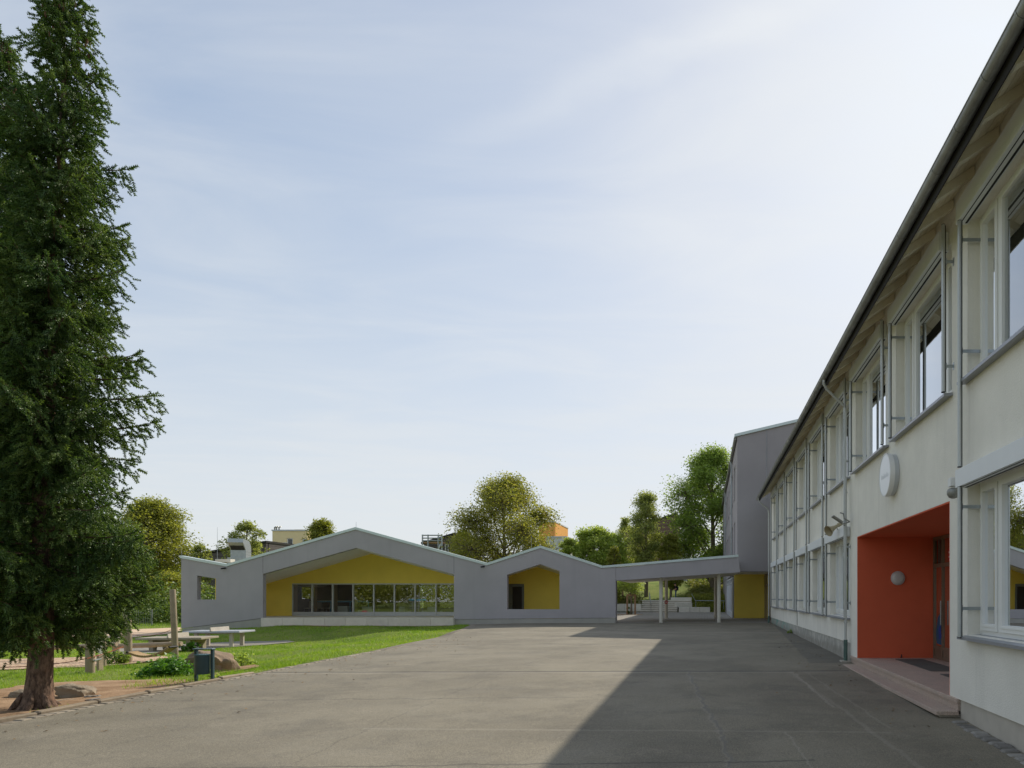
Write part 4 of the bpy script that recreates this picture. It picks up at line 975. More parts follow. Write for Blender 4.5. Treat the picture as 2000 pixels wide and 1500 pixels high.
def spruce(label, X, Y, H, Lp, seed, dens=1.0, zlow=1.15, lean=0.0):
    rg = np.random.default_rng(seed); z0 = g1(X, Y)
    t = thing('spruce_tree', label, 'tree', (X, Y, z0), 'tall spruces at the edge of the yard')
    ax = lambda h: np.array([X + lean * h + .03 * math.sin(h * .9), Y + .03 * math.cos(h * .7), z0 + h])
    hs_ = [-.25, 0, .08, .2, .45, .9, 1.6, 2.5, 4, 6, 8, 9.6, H]
    rs_ = [.27, .24, .20, .175, .155, .145, .14, .13, .125, .09, .055, .03, .008]
    MB().tube([tuple(ax(h)) for h in hs_], [r * (H / 11) ** .3 for r in rs_], 22).build('trunk', M['spruce_bark'], t, smooth=True)
    rt_ = MB()
    for k in range(5):
        a = k * 1.26 + rg.uniform(-.3, .3); l = rg.uniform(.10, .34); c, s = math.cos(a), math.sin(a)
        rt_.tube([(X + c * .14, Y + s * .14, z0 + .24), (X + c * .22, Y + s * .22, z0 + .07), (X + c * (.20 + l * .5), Y + s * (.20 + l * .5), z0 + .01), (X + c * (.20 + l), Y + s * (.20 + l), z0 - .07)], [.03, .05, .034, .012], 9)
    rt_.build('root', M['spruce_bark'], t, smooth=True)
    wood = MB(); PP, DD, LL = [], [], []
    h = zlow
    while h < H - .1:
        nb = int(rg.integers(5, 8)); a0 = rg.uniform(0, 6.28)
        for b in range(nb):
            az = a0 + b * 6.283 / nb + rg.uniform(-.35, .35); L = Lp(h, az) * rg.uniform(.55, 1.14) * (1 if rg.random() > .12 else .55) * (1.15 if rg.random() < .1 else 1)
            if L < .12: L = .12
            hz_ = np.array([math.cos(az), math.sin(az), 0]); fr = h / H
            slope = -.38 + .75 * fr ** 1.5 + rg.uniform(-.14, .14); curl = .34 * (1 - fr * .5) + rg.uniform(-.08, .12)
            p0 = ax(h + rg.uniform(-.1, .1))
            pt = lambda q: p0 + hz_ * L * q + np.array([0, 0, L * (slope * q + curl * q * q)])
            wood.tube([tuple(pt(q)) for q in (0, .35, .7, 1.0)], [.022 * min(1, L), .017 * min(1, L), .011 * min(1, L), .004], 5, cap=False)
            n_st = max(4, int(L / (.066 / dens)))
            for i in range(n_st):
                q = .06 + .94 * (i + rg.random()) / n_st; base = pt(q); fw = pt(min(1.0, q + .05)) - pt(q - .05); fw /= np.linalg.norm(fw)
                sd = np.cross(fw, [0, 0, 1]); sd /= np.linalg.norm(sd) + 1e-9
                tl = (.16 + .46 * (1 - q) * min(1.2, L)) * rg.uniform(.6, 1.25)
                if q < .30: tl *= .62
                for sg in (-1, 1):
                    d = fw * rg.uniform(.55, .9) + sd * sg * rg.uniform(.5, .9) + np.array([0, 0, rg.uniform(-.85, -.05)]); d /= np.linalg.norm(d)
                    k = max(1, int(tl / .062))
                    for j in range(k):
                        s = (j + .5) / k * tl; droop = np.array([0, 0, -.5 * s * s / max(tl, .1)])
                        PP.append(base + d * s + droop + rg.normal(size=3) * .015)
                        DD.append(d * .7 + np.array([0, 0, rg.uniform(-1.0, .15)]) + rg.normal(size=3) * .26); LL.append(rg.uniform(.085, .145))
                PP.append(base); DD.append(fw + np.array([0, 0, rg.uniform(-.1, .5)]) + rg.normal(size=3) * .25); LL.append(rg.uniform(.09, .14))
            PP.append(pt(.96)); DD.append(fw + np.array([0, 0, .25])); LL.append(.15)
        h += rg.uniform(.15, .24)
    for k in range(14):
        PP.append(ax(H - k * .06)); DD.append(np.array([rg.normal() * .4, rg.normal() * .4, 1])); LL.append(.14)
    wood.build('branches', M['twig_bark'], t)
    V_, F_ = shoots(np.array(PP), np.array(DD), np.array(LL), rg)
    npmesh('crown', V_, F_, M['spruce_needles'], t)
    cn = MB()                                    # hanging cones near the top
    for k in range(70):
        hh = H - abs(rg.normal()) * .6 - .15; az = rg.uniform(0, 6.28); L = max(.1, Lp(hh, az)) * rg.uniform(.5, 1.0); p = ax(hh) + np.array([math.cos(az) * L, math.sin(az) * L, .02])
        cn.lathe([(.004, .015), (.013, 0), (.016, -.03), (.010, -.07), (.003, -.085)], tuple(p), 'z', 6)
    c = cn.build('cones', M['cone_brown'], t); c['kind'] = 'stuff'
    return t
plain('cone_brown', (.13, .065, .035), .8, .2, 20)
def Lfront(h, az):
    pts = [(0, .8), (1.1, 1.15), (2.3, 1.3), (3.5, 1.34), (4.7, 1.26), (6.2, 1.02), (7.8, .86), (9.0, .58), (9.6, .44), (10.1, .38), (10.6, .28), (11.2, .10)]
    return float(np.interp(h, [p[0] for p in pts], [p[1] for p in pts]))
spruce('tall dark spruce with bare trunk standing in bare soil beside the boulder', *gpt(70, 1384)[:2], 11.05, Lfront, 3, 1.0, 1.3, .040)
def Lback(h, az): return Lfront(h * .97, az) * 1.0
spruce('second spruce cut by the left photo edge behind the front spruce', -12.75, 11.9, 11.6, Lback, 5, .8, 1.4, .040)

def tree(name, label, X, Y, H, Rx, leaf, size, nl, seed, trunk=.3, group=None, cat='tree', bark='pale_bark', narrow=1.0, clr=.24, zb=None, squash=1.0):
    rg = np.random.default_rng(seed); z0 = g1(X, Y) if zb is None else zb
    t = thing(name, label, cat, (X, Y, z0), group)
    zc0 = H * trunk; Hc = H - zc0; nlobe = 19
    lobes = []
    for i in range(nlobe):
        f = (i + .5) / nlobe; w = math.sin(math.pi * min(1, .12 + f * .86)) ** .65 * narrow ** f
        a = i * 2.4 + rg.uniform(-.4, .4); rr = Rx * w * rg.uniform(.30, .68)
        c = np.array([X + math.cos(a) * rr, Y + math.sin(a) * rr, z0 + zc0 + Hc * (.08 + .84 * f)])
        lobes.append((c, Rx * rg.uniform(.26, .50) * (w * .6 + .4)))
    lobes.append((np.array([X, Y, z0 + H - Rx * .28]), Rx * .3))
    C = []; trunkb = MB(); tw = MB()
    trunkb.tube([(X, Y, z0 - .3), (X, Y, z0 + .05), (X + .05, Y, z0 + H * .3), (X - .05, Y, z0 + H * .62), (X, Y, z0 + H * .9)], [H * .024, H * .02, H * .015, H * .009, H * .002], 10)
    trunkb.build('trunk', M[bark], t, smooth=True)
    for c, r in lobes:
        hb = max(z0 + zc0 * .6, c[2] - r * 1.3 - abs(c[0] - X) * .4)
        mid = (np.array([X, Y, hb]) + c) / 2 + np.array([0, 0, -.1 * r]); tw.tube([(X, Y, hb), tuple(mid), tuple(c)], [H * .007, H * .005, H * .002], 5, cap=False)
        k = int(62 * nl / 12000) + 16
        d = rg.normal(size=(k, 3)); d /= np.linalg.norm(d, axis=1, keepdims=True); d[:, 2] *= .8 * squash
        cc = c + d * r * rg.uniform(.35, 1.02, (k, 1))
        for q in cc[::2]: tw.tube([tuple(c), tuple(q)], [H * .0022, H * .0008], 3, cap=False)
        C.append(cc)
    tw.build('limbs', M[bark], t)
    C = np.concatenate(C); per = max(5, int(1.8 * nl / len(C)))
    s = Rx * clr * .42
    pts = np.repeat(C, per, 0) + np.clip(rg.normal(size=(len(C) * per, 3)), -1.5, 1.5) * np.array([s, s, s * .62]) * rg.uniform(.5, 1.15, (len(C), 1)).repeat(per, 0)
    V_, F_ = leaves(pts, size, rg); npmesh('crown', V_, F_, M[leaf], t); return t
def at(u, Y): return PX(u, Y), Y
def top(v, Y): return PZ(v, Y)
def mktree(label, u, vtop, halfw, Y, leaf, seed, nl=11000, size=.20, name='broadleaf_tree', trunk=.2, group='trees beyond the school', narrow=1.0, bark='pale_bark', clr=.24):
    X = PX(u, Y); zb = g1(X, Y); return tree(name, label, X, Y, PZ(vtop, Y) - zb, halfw * Y / FOC, leaf, size, nl, seed, trunk, group, bark=bark, narrow=narrow, clr=clr)
mktree('large olive and rust tinged tree rising behind the two canteen gables', 985, 924, 122, 62, 'leaf_rust', 203, 32000, .19, trunk=.06)
mktree('dense olive tree beside the left end of the canteen', 292, 972, 96, 68, 'leaf_olive', 12, 26000, .22, trunk=.12)
mktree('dark tree behind the lower branches of the spruce', 200, 1000, 85, 58, 'leaf_dark', 13, 12000, .22, trunk=.12)
mktree('dark tree beyond the playground behind the spruce trunk', 95, 1010, 90, 60, 'leaf_dark', 14, 12000, .22, trunk=.12)
mktree('dark tree at the left photo edge beyond the playground', -30, 990, 100, 58, 'leaf_dark', 15, 9000, .24, trunk=.12)
mktree('thin young tree with sparse crown behind the ventilation hood', 482, 1014, 50, 66, 'leaf_grey', 16, 5200, .20, clr=.2)
mktree('wispy pale tree between the olive tree and the ventilation hood', 392, 1058, 34, 62, 'leaf_grey', 17, 2600, .17, clr=.2)
mktree('round yellow green tree behind the left slope of the big gable', 628, 1011, 56, 70, 'leaf_olive', 18, 10000, .2)
mktree('huge bright green tree beside the tower block', 1392, 866, 104, 72, 'leaf_green', 19, 34000, .22, trunk=.03)
mktree('tall slender birch in front of the brown house', 1262, 958, 50, 70, 'leaf_grey', 120, 12000, .18, narrow=.9, clr=.34)
mktree('smaller tree left of the birch', 1222, 1008, 26, 76, 'leaf_grey', 121, 3600, .18, clr=.34)
mktree('broad light green tree behind the canopy', 1160, 1026, 66, 66, 'leaf_lime', 22, 17000, .2, trunk=.06)
mktree('low light green tree behind the right gable slope', 1112, 1048, 34, 64, 'leaf_lime', 23, 6000, .2, trunk=.14)
mktree('pale lime tree between the low light green tree and the birch', 1195, 1040, 40, 68, 'leaf_lime', 28, 9000, .2, trunk=.1)
mktree('olive bush beside the white house behind the canopy', 1200, 1066, 26, 62, 'leaf_olive', 24, 4000, .18, trunk=.1)
mktree('dark green tree under the huge tree beside the brown house', 1310, 1040, 40, 68, 'leaf_olive', 25, 7000, .2, trunk=.1)
mktree('dark bushy tree behind the house with scaffolding', 905, 1030, 40, 74, 'leaf_olive', 26, 6000, .2, trunk=.1)
mktree('green tree beyond the sandy path behind the log posts', 330, 1120, 60, 56, 'leaf_olive', 27, 11000, .16, trunk=.06)
# undergrowth below the trees at the far side of the playground and the wooded edge behind the photographer
def thicket(name, label, region, leaf, size, n, seed, hmin=.6, hmax=2.0, kind='stuff'):
    rg = np.random.default_rng(seed); k = n // 60
    cx = rg.uniform(region[0], region[1], k); cy = rg.uniform(region[2], region[3], k); hh = rg.uniform(hmin, hmax, k)
    z = gz(cx, cy); C = np.repeat(np.stack([cx, cy, z], 1), 60, 0); hr = np.repeat(hh, 60)
    C = C + np.stack([rg.normal(size=k * 60) * hr * .35, rg.normal(size=k * 60) * hr * .35, np.abs(rg.uniform(0, 1, k * 60)) * hr], 1)
    V_, F_ = leaves(C, size, rg); o = npmesh(name, V_, F_, M[leaf]); o['label'] = label; o['category'] = 'plants'; o['kind'] = kind; return o
thicket('undergrowth', 'dark undergrowth along the fence beyond the playground', (-62, -31, 50, 55), 'leaf_dark', .22, 26000, 31, 1.2, 3.2)
thicket('bank_plants', 'rough meadow plants covering the bank behind the outdoor steps', (-1.6, 6.0, 65.5, 80), 'meadow', .16, 34000, 32, .25, .7)
thicket('bank_plants', 'shrubby ground cover beside the right end of the outdoor steps', (-1.2, 2.2, 62.4, 66), 'leaf_olive', .12, 9000, 33, .3, .8)
thicket('planting_bed', 'feathery grasses in the raised bed left of the outdoor steps', (-9.5, -5.9, 62.2, 64.5), 'meadow', .16, 7000, 34, .3, .9)
thicket('far_wood', 'continuous wooded edge closing the view far behind the houses', (-150, 120, 150, 175), 'leaf_dark', 1.3, 24000, 35, 5, 9)
rw_ = np.random.default_rng(41)
thicket('garden_hedge', 'leafy hedge behind the canteen seen through its back windows', (-36, -12, 53.2, 56), 'leaf_olive', .18, 24000, 36, 1.8, 3.0)
def back_wood():
    C = []
    for k in range(74):
        x, y, h = rw_.uniform(-92, -8), rw_.uniform(-34, -16), rw_.uniform(3.5, 6.5)
        p = rw_.normal(size=(520, 3)) * np.array([1.7, 1.7, h * .25]) + np.array([x, y, h * .56]); C.append(p)
    C = np.concatenate(C); C = C[C[:, 2] > -.2]; V_, F_ = leaves(C, .5, rw_); o = npmesh('wooded_edge', V_, F_, M['leaf_olive']); o['kind'] = 'stuff'
    o['label'] = 'wood behind the photographer that shows as a reflection in the canteen glass'; o['category'] = 'plants'
back_wood()

# ------------------------------------------------------------------ grass blades
def grass(name, label, x0, x1, y0, y1, dens, hgt, wid, excl, seed, mat='grass_blades', xmax=-9.78):
    rg = np.random.default_rng(seed); n = int((x1 - x0) * (y1 - y0) * dens)
    p = np.stack([rg.uniform(x0, x1, n), rg.uniform(y0, y1, n)], 1)
    u = CX + FOC * p[:, 0] / p[:, 1]; keep = (u > -120) & (u < 1120) & (p[:, 0] < np.where(p[:, 1] < 62, np.interp(p[:, 1], [a for a, b in XE], [b for a, b in XE]) - rg.uniform(0, .1, n), 1e9)) & (p[:, 0] < xmax)
    for e in excl: keep &= ~inpoly(p, e)
    clump = np.sin(p[:, 0] * 2.1 + 1.3 * np.sin(p[:, 1] * 1.7)) * np.sin(p[:, 1] * 2.6 + 1.1 * np.sin(p[:, 0] * 1.9)); keep &= rg.random(n) < .62 + .38 * clump
    p = p[keep]; n = len(p); z = gz(p[:, 0], p[:, 1]) - .02
    a = rg.uniform(0, 6.28, n); w = wid * rg.uniform(.6, 1.3, n); h = hgt * rg.uniform(.45, 1.35, n) * (1 + .35 * clump[keep])
    tip = np.stack([p[:, 0] + rg.normal(size=n) * h * .42, p[:, 1] + rg.normal(size=n) * h * .42, z + h], 1)
    dx, dy = np.cos(a) * w / 2, np.sin(a) * w / 2
    V_ = np.stack([np.stack([p[:, 0] - dx, p[:, 1] - dy, z], 1), np.stack([p[:, 0] + dx, p[:, 1] + dy, z], 1), tip], 1).reshape(-1, 3)
    o = npmesh(name, V_, np.arange(n * 3).reshape(n, 3), M[mat]); o['kind'] = 'stuff'; o['label'] = label; o['category'] = 'grass'; return o
bare = [dirt_poly, chip_poly, sand_poly, tp_poly, dirt2, bare3]
grass('lawn_grass', 'mown grass of the near lawn and playground edges', -20, -9.7, 9.5, 19, 520, .075, .011, bare, 51)
grass('lawn_grass', 'mown grass of the lawn in front of the canteen', -32, -9.45, 19, 36.6, 300, .075, .016, bare, 52, xmax=-9.62)
grass('lawn_grass', 'grass beyond the sandy path below the far trees', -60, -28.6, 33, 52, 60, .10, .03, bare, 53)
grass('edge_tufts', 'unmown grass tufts around the bin and along the yard edge', -10.9, -9.62, 12.6, 16.5, 420, .12, .012, [], 54, xmax=-9.62)
rgx = np.random.default_rng(55)
grass('bank_grass', 'bright grass slope behind the outdoor steps', -14, -1.0, 64.6, 82, 170, .16, .045, [], 56, xmax=20)

def shrub(name, label, X, Y, r, h, n, leaf, size, seed, group=None, cat='shrub'):
    rg = np.random.default_rng(seed); z = g1(X, Y); t = thing(name, label, cat, (X, Y, z), group)
    k = max(6, n // 40); d = rg.normal(size=(k, 3)); d /= np.linalg.norm(d, axis=1, keepdims=True); d[:, 2] = np.abs(d[:, 2])
    C = d * np.array([r, r, h]) * rg.uniform(.35, 1, (k, 1)) + np.array([X, Y, z + .02])
    st_ = MB()
    for c in C[:40]: st_.tube([(X + (c[0] - X) * .3, Y + (c[1] - Y) * .3, z - .05), tuple(c)], [.008, .003], 4, cap=False)
    st_.build('stems', M['twig_bark'], t)
    pts = np.repeat(C, n // k, 0) + rg.normal(size=(k * (n // k), 3)) * r * .13
    V_, F_ = leaves(pts, size, rg, up=.8); npmesh('leaves', V_, F_, M[leaf], t); return t
x, y, _ = gpt(305, 1322); shrub('leafy_shrub', 'low bright green leafy shrub in front of the large boulder', x - .02, y + .35, .52, .40, 2600, 'shrub_leaves', .085, 61)
x, y, _ = gpt(344, 1318); shrub('leafy_shrub', 'small leafy plant between the green shrub and the bin', x, y + .3, .26, .24, 500, 'shrub_leaves', .07, 62)
x, y, _ = gpt(232, 1296); shrub('leafy_shrub', 'small dark plant at the foot of the third log post', x, y, .32, .32, 700, 'leaf_green', .08, 63)
x, y, _ = gpt(374, 1272); shrub('leafy_shrub', 'pale weeds growing up behind the large boulder', x, y, .35, .36, 500, 'shrub_leaves', .09, 64)
x, y, _ = gpt(455, 1302); shrub('leafy_shrub', 'yellow green weeds right of the large boulder', x, y + .3, .42, .30, 900, 'leaf_lime', .07, 65)
x, y, _ = gpt(402, 1330); shrub('leafy_shrub', 'thin weeds growing under the waste bin', x, y + .2, .14, .17, 120, 'leaf_lime', .05, 66)
for i in range(1): shrub('wall_weed', 'green weed tuft at the foot of the far plaster wall', 3.50, PX(0, 1) * 0 + 28.0, .16, .16, 140, 'leaf_green', .06, 67)

# ------------------------------------------------------------------ rocks
def rock(name, label, X, Y, dims, seed, mat, rz=0, zoff=0, rough=.16, grp=None):
    bm = bmesh.new(); bmesh.ops.create_icosphere(bm, subdivisions=4, radius=1)
    from mathutils import noise as nz
    o_ = Vector((seed * 3.1, seed * 1.7, 0))
    for v in bm.verts:
        p = v.co.copy(); q = Vector([math.copysign(abs(c) ** .72, c) for c in p])
        n1 = nz.noise(p * 1.1 + o_) * .34 + nz.noise(p * 2.6 + o_) * rough + nz.noise(p * 7 + o_) * rough * .35
        n1 = n1 + .10 * math.floor(nz.noise(p * 1.6 - o_) * 4) / 4
        v.co = Vector((q.x * dims[0], q.y * dims[1], q.z * dims[2])) * (1 + n1)
    me = bpy.data.meshes.new(name); bm.to_mesh(me); bm.free(); me.materials.append(M[mat])
    me.polygons.foreach_set('use_smooth', [True] * len(me.polygons))
    try: me.set_sharp_from_angle(angle=R(32))
    except Exception: pass
    o = link(name, me, None, (X, Y, g1(X, Y) + zoff), (0, R(6), rz)); return tag(o, label, 'rock', grp)
x, y, _ = gpt(388, 1316); rock('boulder', 'large brown boulder behind the waste bin', x - .10, y + .55, (.50, .38, .36), 4, 'brown_boulder', .1, .13)
x, y, _ = gpt(124, 1364); rock('boulder', 'pale flat topped rock right of the spruce trunk', x, y + .22, (.27, .2, .14), 9, 'sandstone', .3, .06, .2)
x, y, _ = gpt(34, 1362); rock('boulder', 'low slab of rock left of the spruce trunk', x + .04, y + .1, (.22, .14, .07), 12, 'sandstone', -.2, .03, .2)
for i, (u, v, s) in enumerate(((166, 1352, .07), (176, 1362, .08), (188, 1361, .075), (181, 1368, .10))):
    x, y, _ = gpt(u, v); rock('flat_stone', ('flat stone farthest from the kerb in the bare soil', 'grey flat stone left of its neighbour in the bare soil', 'grey flat stone right of its neighbour in the bare soil', 'largest flat stone next to the kerb in the bare soil')[i], x, y, (s, s * .7, .02), 20 + i, 'grey_setts', i, .006, .1, 'flat stones in the bare soil')
x, y, z = gpt(128, 1370); tag(MB().tube([(x - .05, y - .1, z + .02), (x + .02, y, z + .035), (x + .09, y + .1, z + .02)], [.008, .006, .003], 6).build('twig', M['pale_concrete']), 'pale fallen twig beside the spruce roots', 'twig')

# ------------------------------------------------------------------ bin, table tennis, playground
bx, by, bz = gpt(397, 1331)
b = thing('waste_bin', 'petrol blue waste bin hung between two posts at the lawn edge', 'bin', (bx, by, bz))
s_ = by / FOC
hw, hh = 16.0 * s_, 62 * s_
def rrect(cx, cy, w, d): return (cx - w, cx + w, cy - d, cy + d)
for sx, nm in ((-1, 0), (1, 1)):
    MB().cbox(bx + sx * hw - .024, bx + sx * hw + .024, by + .0, by + .06, bz - .1, bz + hh - .0, .006).build('post', M['petrol_paint'], b)
MB().cbox(bx - hw - .034, bx + hw + .034, by - .035, by + .075, bz + hh, bz + hh + .022, .005).build('top_cover', M['petrol_top'] if 'petrol_top' in M else plain('petrol_top', (.10, .16, .19), .4, .1, 10, .5), b)
zt, zl = bz + hh * .845, bz + hh * .235
MB().lathe([(.02, zl - zt), (.124, zl - zt), (.127, zl - zt + .012), (.127, -.012), (.130, -.01), (.130, .0), (.118, .0), (.115, -.30)], (bx, by - .03, zt), 'z', 32).build('bucket', M['petrol_paint'], b, smooth=True)
MB().lathe([(.132, -.018), (.137, -.012), (.137, .004), (.124, .006)], (bx, by - .03, zt), 'z', 32).build('rim', M['petrol_rim'] if 'petrol_rim' in M else plain('petrol_rim', (.05, .16, .18), .4, .1, 10, .5), b, smooth=True)
def tt_table(label, Y, u0, u1, vtop, un0, un1, mt, ml, rz, grp, legs, sc_=.8):
    xa, xb = PX(u0, Y), PX(u1, Y); cx = (xa + xb) / 2; z = g1(cx, Y); h = PZ(vtop, Y) - z
    t = thing('table_tennis_table', label, 'table', (cx, Y, z), grp, rz=rz); L, D = 2.74 * sc_ / 2, 1.525 * sc_ / 2
    link('tabletop', MB().cbox(-L, L, -D, D, h - .07, h, .015).mesh('tabletop', M[mt]), t)
    ln = MB().box(-L + .03, L - .03, -.012, .012, h + .001, h + .003).box(-L + .01, L - .01, -D + .012, -D + .035, h + .001, h + .003).box(-L + .01, L - .01, D - .035, D - .012, h + .001, h + .003)
    link('line_marking', ln.mesh('lines', M['white_paint']), t)
    nt_ = MB().prism([[(-.03, h), (.03, h), (.012, h + .155), (-.012, h + .155)]], 'XZ', -D - .03, D + .03)
    link('net', nt_.mesh('net', M['plinth_concrete']), t)
    for sx in (-1, 1):
        if legs == 'slab':
            lm = MB().prism([[(-.5, -.15), (-.36, -.15), (-.22, h - .2), (.22, h - .2), (.36, -.15), (.5, -.15), (.54, h - .072), (-.54, h - .072)]], 'YZ', sx * .62 - .07, sx * .62 + .07)
            link('leg', lm.mesh('leg', M[ml]), t)
        else:
            for sy in (-1, 1): link('leg', MB().cbox(sx * .68 - .07, sx * .68 + .07, sy * .38 - .06, sy * .38 + .06, -.15, h - .072, .015).mesh('leg', M[ml]), t)
    link('apron', MB().box(-.8, .8, -.36, .36, h - .12, h - .071).mesh('apron', M[ml]), t)
tt_table('nearer concrete table tennis table with slanted slab legs', 25.6, 266, 430, 1244, 333, 369, 'table_concrete', 'table_concrete', R(9), 'table tennis tables', 'slab')
tt_table('farther table tennis table with pale grey top and square legs', 28.6, 371, 487, 1231.5, 403, 433, 'table_top_grey', 'plinth_concrete', R(6), 'table tennis tables', 'posts')
def log(name, label, pts, r, grp=None, cat='log', n=14):
    o = MB().tube(pts, r, n).build(name, M['weathered_log'], None, smooth=True); return tag(o, label, cat, grp)
def lpost(u0, v, width, vtop, label, lean=0, Yf=None):
    x, y, z = gpt(u0, v) if Yf is None else (PX(u0, Yf), Yf, g1(PX(u0, Yf), Yf)); zt = PZ(vtop, y); r = width * y / FOC / 2
    return log('log_post', label, [(x, y, z - .3), (x + lean * .4, y, z + (zt - z) * .4), (x + lean, y, zt - .03), (x + lean, y, zt)], [r, r * .98, r * .93, r * .8], 'log posts of the climbing course', 'post'), (x + lean, y, z, zt)
p1, q1 = lpost(176, 1313, 15.5, 1200, 'thick log post nearest the spruce, in front of the chime tubes')
p2, q2 = lpost(202, 1301, 9, 1205, 'thin log post right behind the chime tubes')
p3, q3 = lpost(251, 1294, 13, 1196, 'log post at the left end of the rope bridge', -.03)
p4, q4 = lpost(343, 1290, 11, 1151, 'tallest log post leaning left beside the table tennis tables', -.09)
p5, q5 = lpost(90, 1288, 13, 1225, 'log post partly hidden behind the spruce trunk', -.02)
p6, q6 = lpost(227, 1278, 12.5, 1249, 'short stump post under the balance beam')
p7, q7 = lpost(135, 1252, 4, 1200, 'thin grey pole beyond the playground behind the spruce')
yb = 19.6
def beam(u0, v0, y0, u1, v1, y1, r, label):
    a, b_ = P(u0, v0, y0), P(u1, v1, y1); m_ = tuple((i + j) / 2 for i, j in zip(a, b_)); return log('balance_beam', label, [a, tuple(np.array(a) * .98 + np.array(b_) * .02), (m_[0], m_[1], m_[2] - .01), b_], [r * .9, r, r, r * .92], 'horizontal balance logs', 'log')
beam(82, 1266, 20.1, 228, 1258, 20.3, .065, 'long horizontal balance log between the trunk and the stump post')
beam(222, 1262, 20.6, 355, 1257, 20.8, .075, 'horizontal balance log running to the tallest log post')
# rope bridge of planks
rb = thing('rope_bridge', 'sagging bridge of small tan planks between two log posts', 'rope bridge', (PX(296, 18.7), 18.7, g1(PX(296, 18.7), 18.7)))
ea, eb = Vector(P(257, 1272, 18.6)), Vector(P(338, 1262, 19.2)); crv = []
for k in range(25):
    t_ = k / 24; p = ea.lerp(eb, t_); p.z -= .30 * 4 * t_ * (1 - t_) * .62; crv.append(p)
pm_ = MB().cbox(-.017, .017, -.16, .16, -.02, .02, .005).mesh('plank', M['tan_rope'])
org = Vector(rb.location)
for k in range(1, 24):
    d = crv[k + 1] - crv[k - 1]; link('plank', pm_, rb, tuple(crv[k] - org), (0, -math.atan2(d.z, d.x), 0))
for sy in (-.14, .14): MB().tube([tuple(p + Vector((0, sy, -.03))) for p in crv], .016, 7).build('rope', M['tan_rope'], rb)
for e in (0, 24): MB().tube([tuple(crv[e] + Vector((0, -.15, -.02))), tuple(crv[e] + Vector((0, .15, -.02)))], .03, 8).build('end_bar', M['black_rubber'], rb)
# ropes
def rope(label, pts, r=.012, sag=0.0, mat='red_rope'):
    out = []
    for a, b_ in zip(pts, pts[1:]):
        for k in range(8):
            t_ = k / 8; p = Vector(a).lerp(Vector(b_), t_); p.z -= sag * 4 * t_ * (1 - t_); out.append(tuple(p))
    out.append(tuple(pts[-1])); return tag(MB().tube(out, r, 6).build('rope', M[mat]), label, 'rope', 'red ropes of the climbing course')
rope('red rope crossing from the spruce to the thick log post and the stump', [P(-20, 1303, 16.4), P(82, 1299, 16.6), P(170, 1286, 16.0), P(240, 1263, 18.4)], .009, .02)
rope('red rope slung between the rope bridge post and the tallest post', [(q3[0], q3[1], PZ(1237, q3[1])), (q4[0] + .02, q4[1] - .1, PZ(1230, q4[1]))], .008, .12)
rope('orange rope strung across in front of the hanging tyre', [P(-15, 1254, 16.8), P(42, 1255.5, 16.8), P(88, 1262, 19.6)], .008, .01)
# tyre
ty = thing('tyre_swing', 'black tyre hanging on ropes at the left edge of the playground', 'tyre', P(22.5, 1254, 17.0))
c0 = Vector(ty.location); ring = [(c0.x + .165 * math.cos(a), c0.y, c0.z + .165 * math.sin(a)) for a in [2 * math.pi * k / 28 for k in range(28)]]
MB().tube(ring, .068, 12, close=True).build('tyre', M['black_rubber'], ty, smooth=True)
for dx in (-.13, .13): MB().tube([(c0.x + dx, c0.y, c0.z + .14), (c0.x + dx * .6, c0.y + .1, c0.z + 1.75)], .012, 6).build('rope', M['red_rope'], ty)
log('crossbeam', 'log crossbeam carrying the hanging tyre', [(c0.x - 1.6, c0.y + .1, c0.z + 1.8), (c0.x + 1.12, c0.y + .1, c0.z + 1.8)], .06, None, 'log')
# chime tubes
ch = thing('chime_tubes', 'row of hanging blue and pale chime tubes between two log posts', 'chime', P(191, 1275, 16.9))
cy_ = 16.9
for u, m_, v1, w_ in ((186.5, 'blue_paint', 1269, 3.4), (190, 'white_paint', 1273, 2.6), (193.2, 'grey_aluminium', 1276, 2.6), (196.8, 'white_paint', 1279, 2.8)):
    a, b_ = P(u, 1218, cy_), P(u + .8, v1, cy_); MB().tube([a, b_], w_ * cy_ / FOC / 2, 10).build('tube', M[m_], ch, smooth=True)
MB().tube([(q1[0], q1[1], PZ(1217, 16.6)), (q2[0], q2[1], PZ(1217, 17.2))], .03, 8).build('bar', M['galvanised_steel'], ch, smooth=True)
MB().tube([P(184, 1290, 16.5), P(197, 1287, 17.2)], .022, 8).build('foot_bar', M['galvanised_steel'], ch, smooth=True)
MB().cbox(*(PX(191, 17.2), PX(196, 17.2)), 17.15, 17.3, g1(PX(193, 17.2), 17.2) - .1, PZ(1278, 17.2), .01).build('foot', M['weathered_log'], ch)
# play frame with blue bar far left
pf_ = thing('play_frame', 'white metal play frame with a blue top bar beyond the tyre', 'play frame', (PX(18, 24), 24, g1(PX(18, 24), 24)))
for u in (-25, 4, 22): MB().tube([(PX(u, 24), 24, g1(PX(u, 24), 24) - .1), (PX(u, 24), 24, PZ(1150 if u > 0 else 1184, 24))], .03, 8).build('post', M['galvanised_steel'], pf_)
MB().tube([P(-40, 1184, 24), P(40, 1183, 24)], .055, 8).build('top_bar', M['blue_paint'], pf_)
for v in (1193, 1203, 1214, 1225): MB().tube([P(-40, v, 24.02), P(14, v - .5, 24.02)], .022, 6).build('rail', M['galvanised_steel'], pf_)
tag(MB().cbox(PX(-3, 27), PX(13, 27), 27, 27.3, PZ(1228, 27), PZ(1223, 27), .01).build('red_beam', M['sign_red']), 'small red beam beside the white play frame', 'beam')
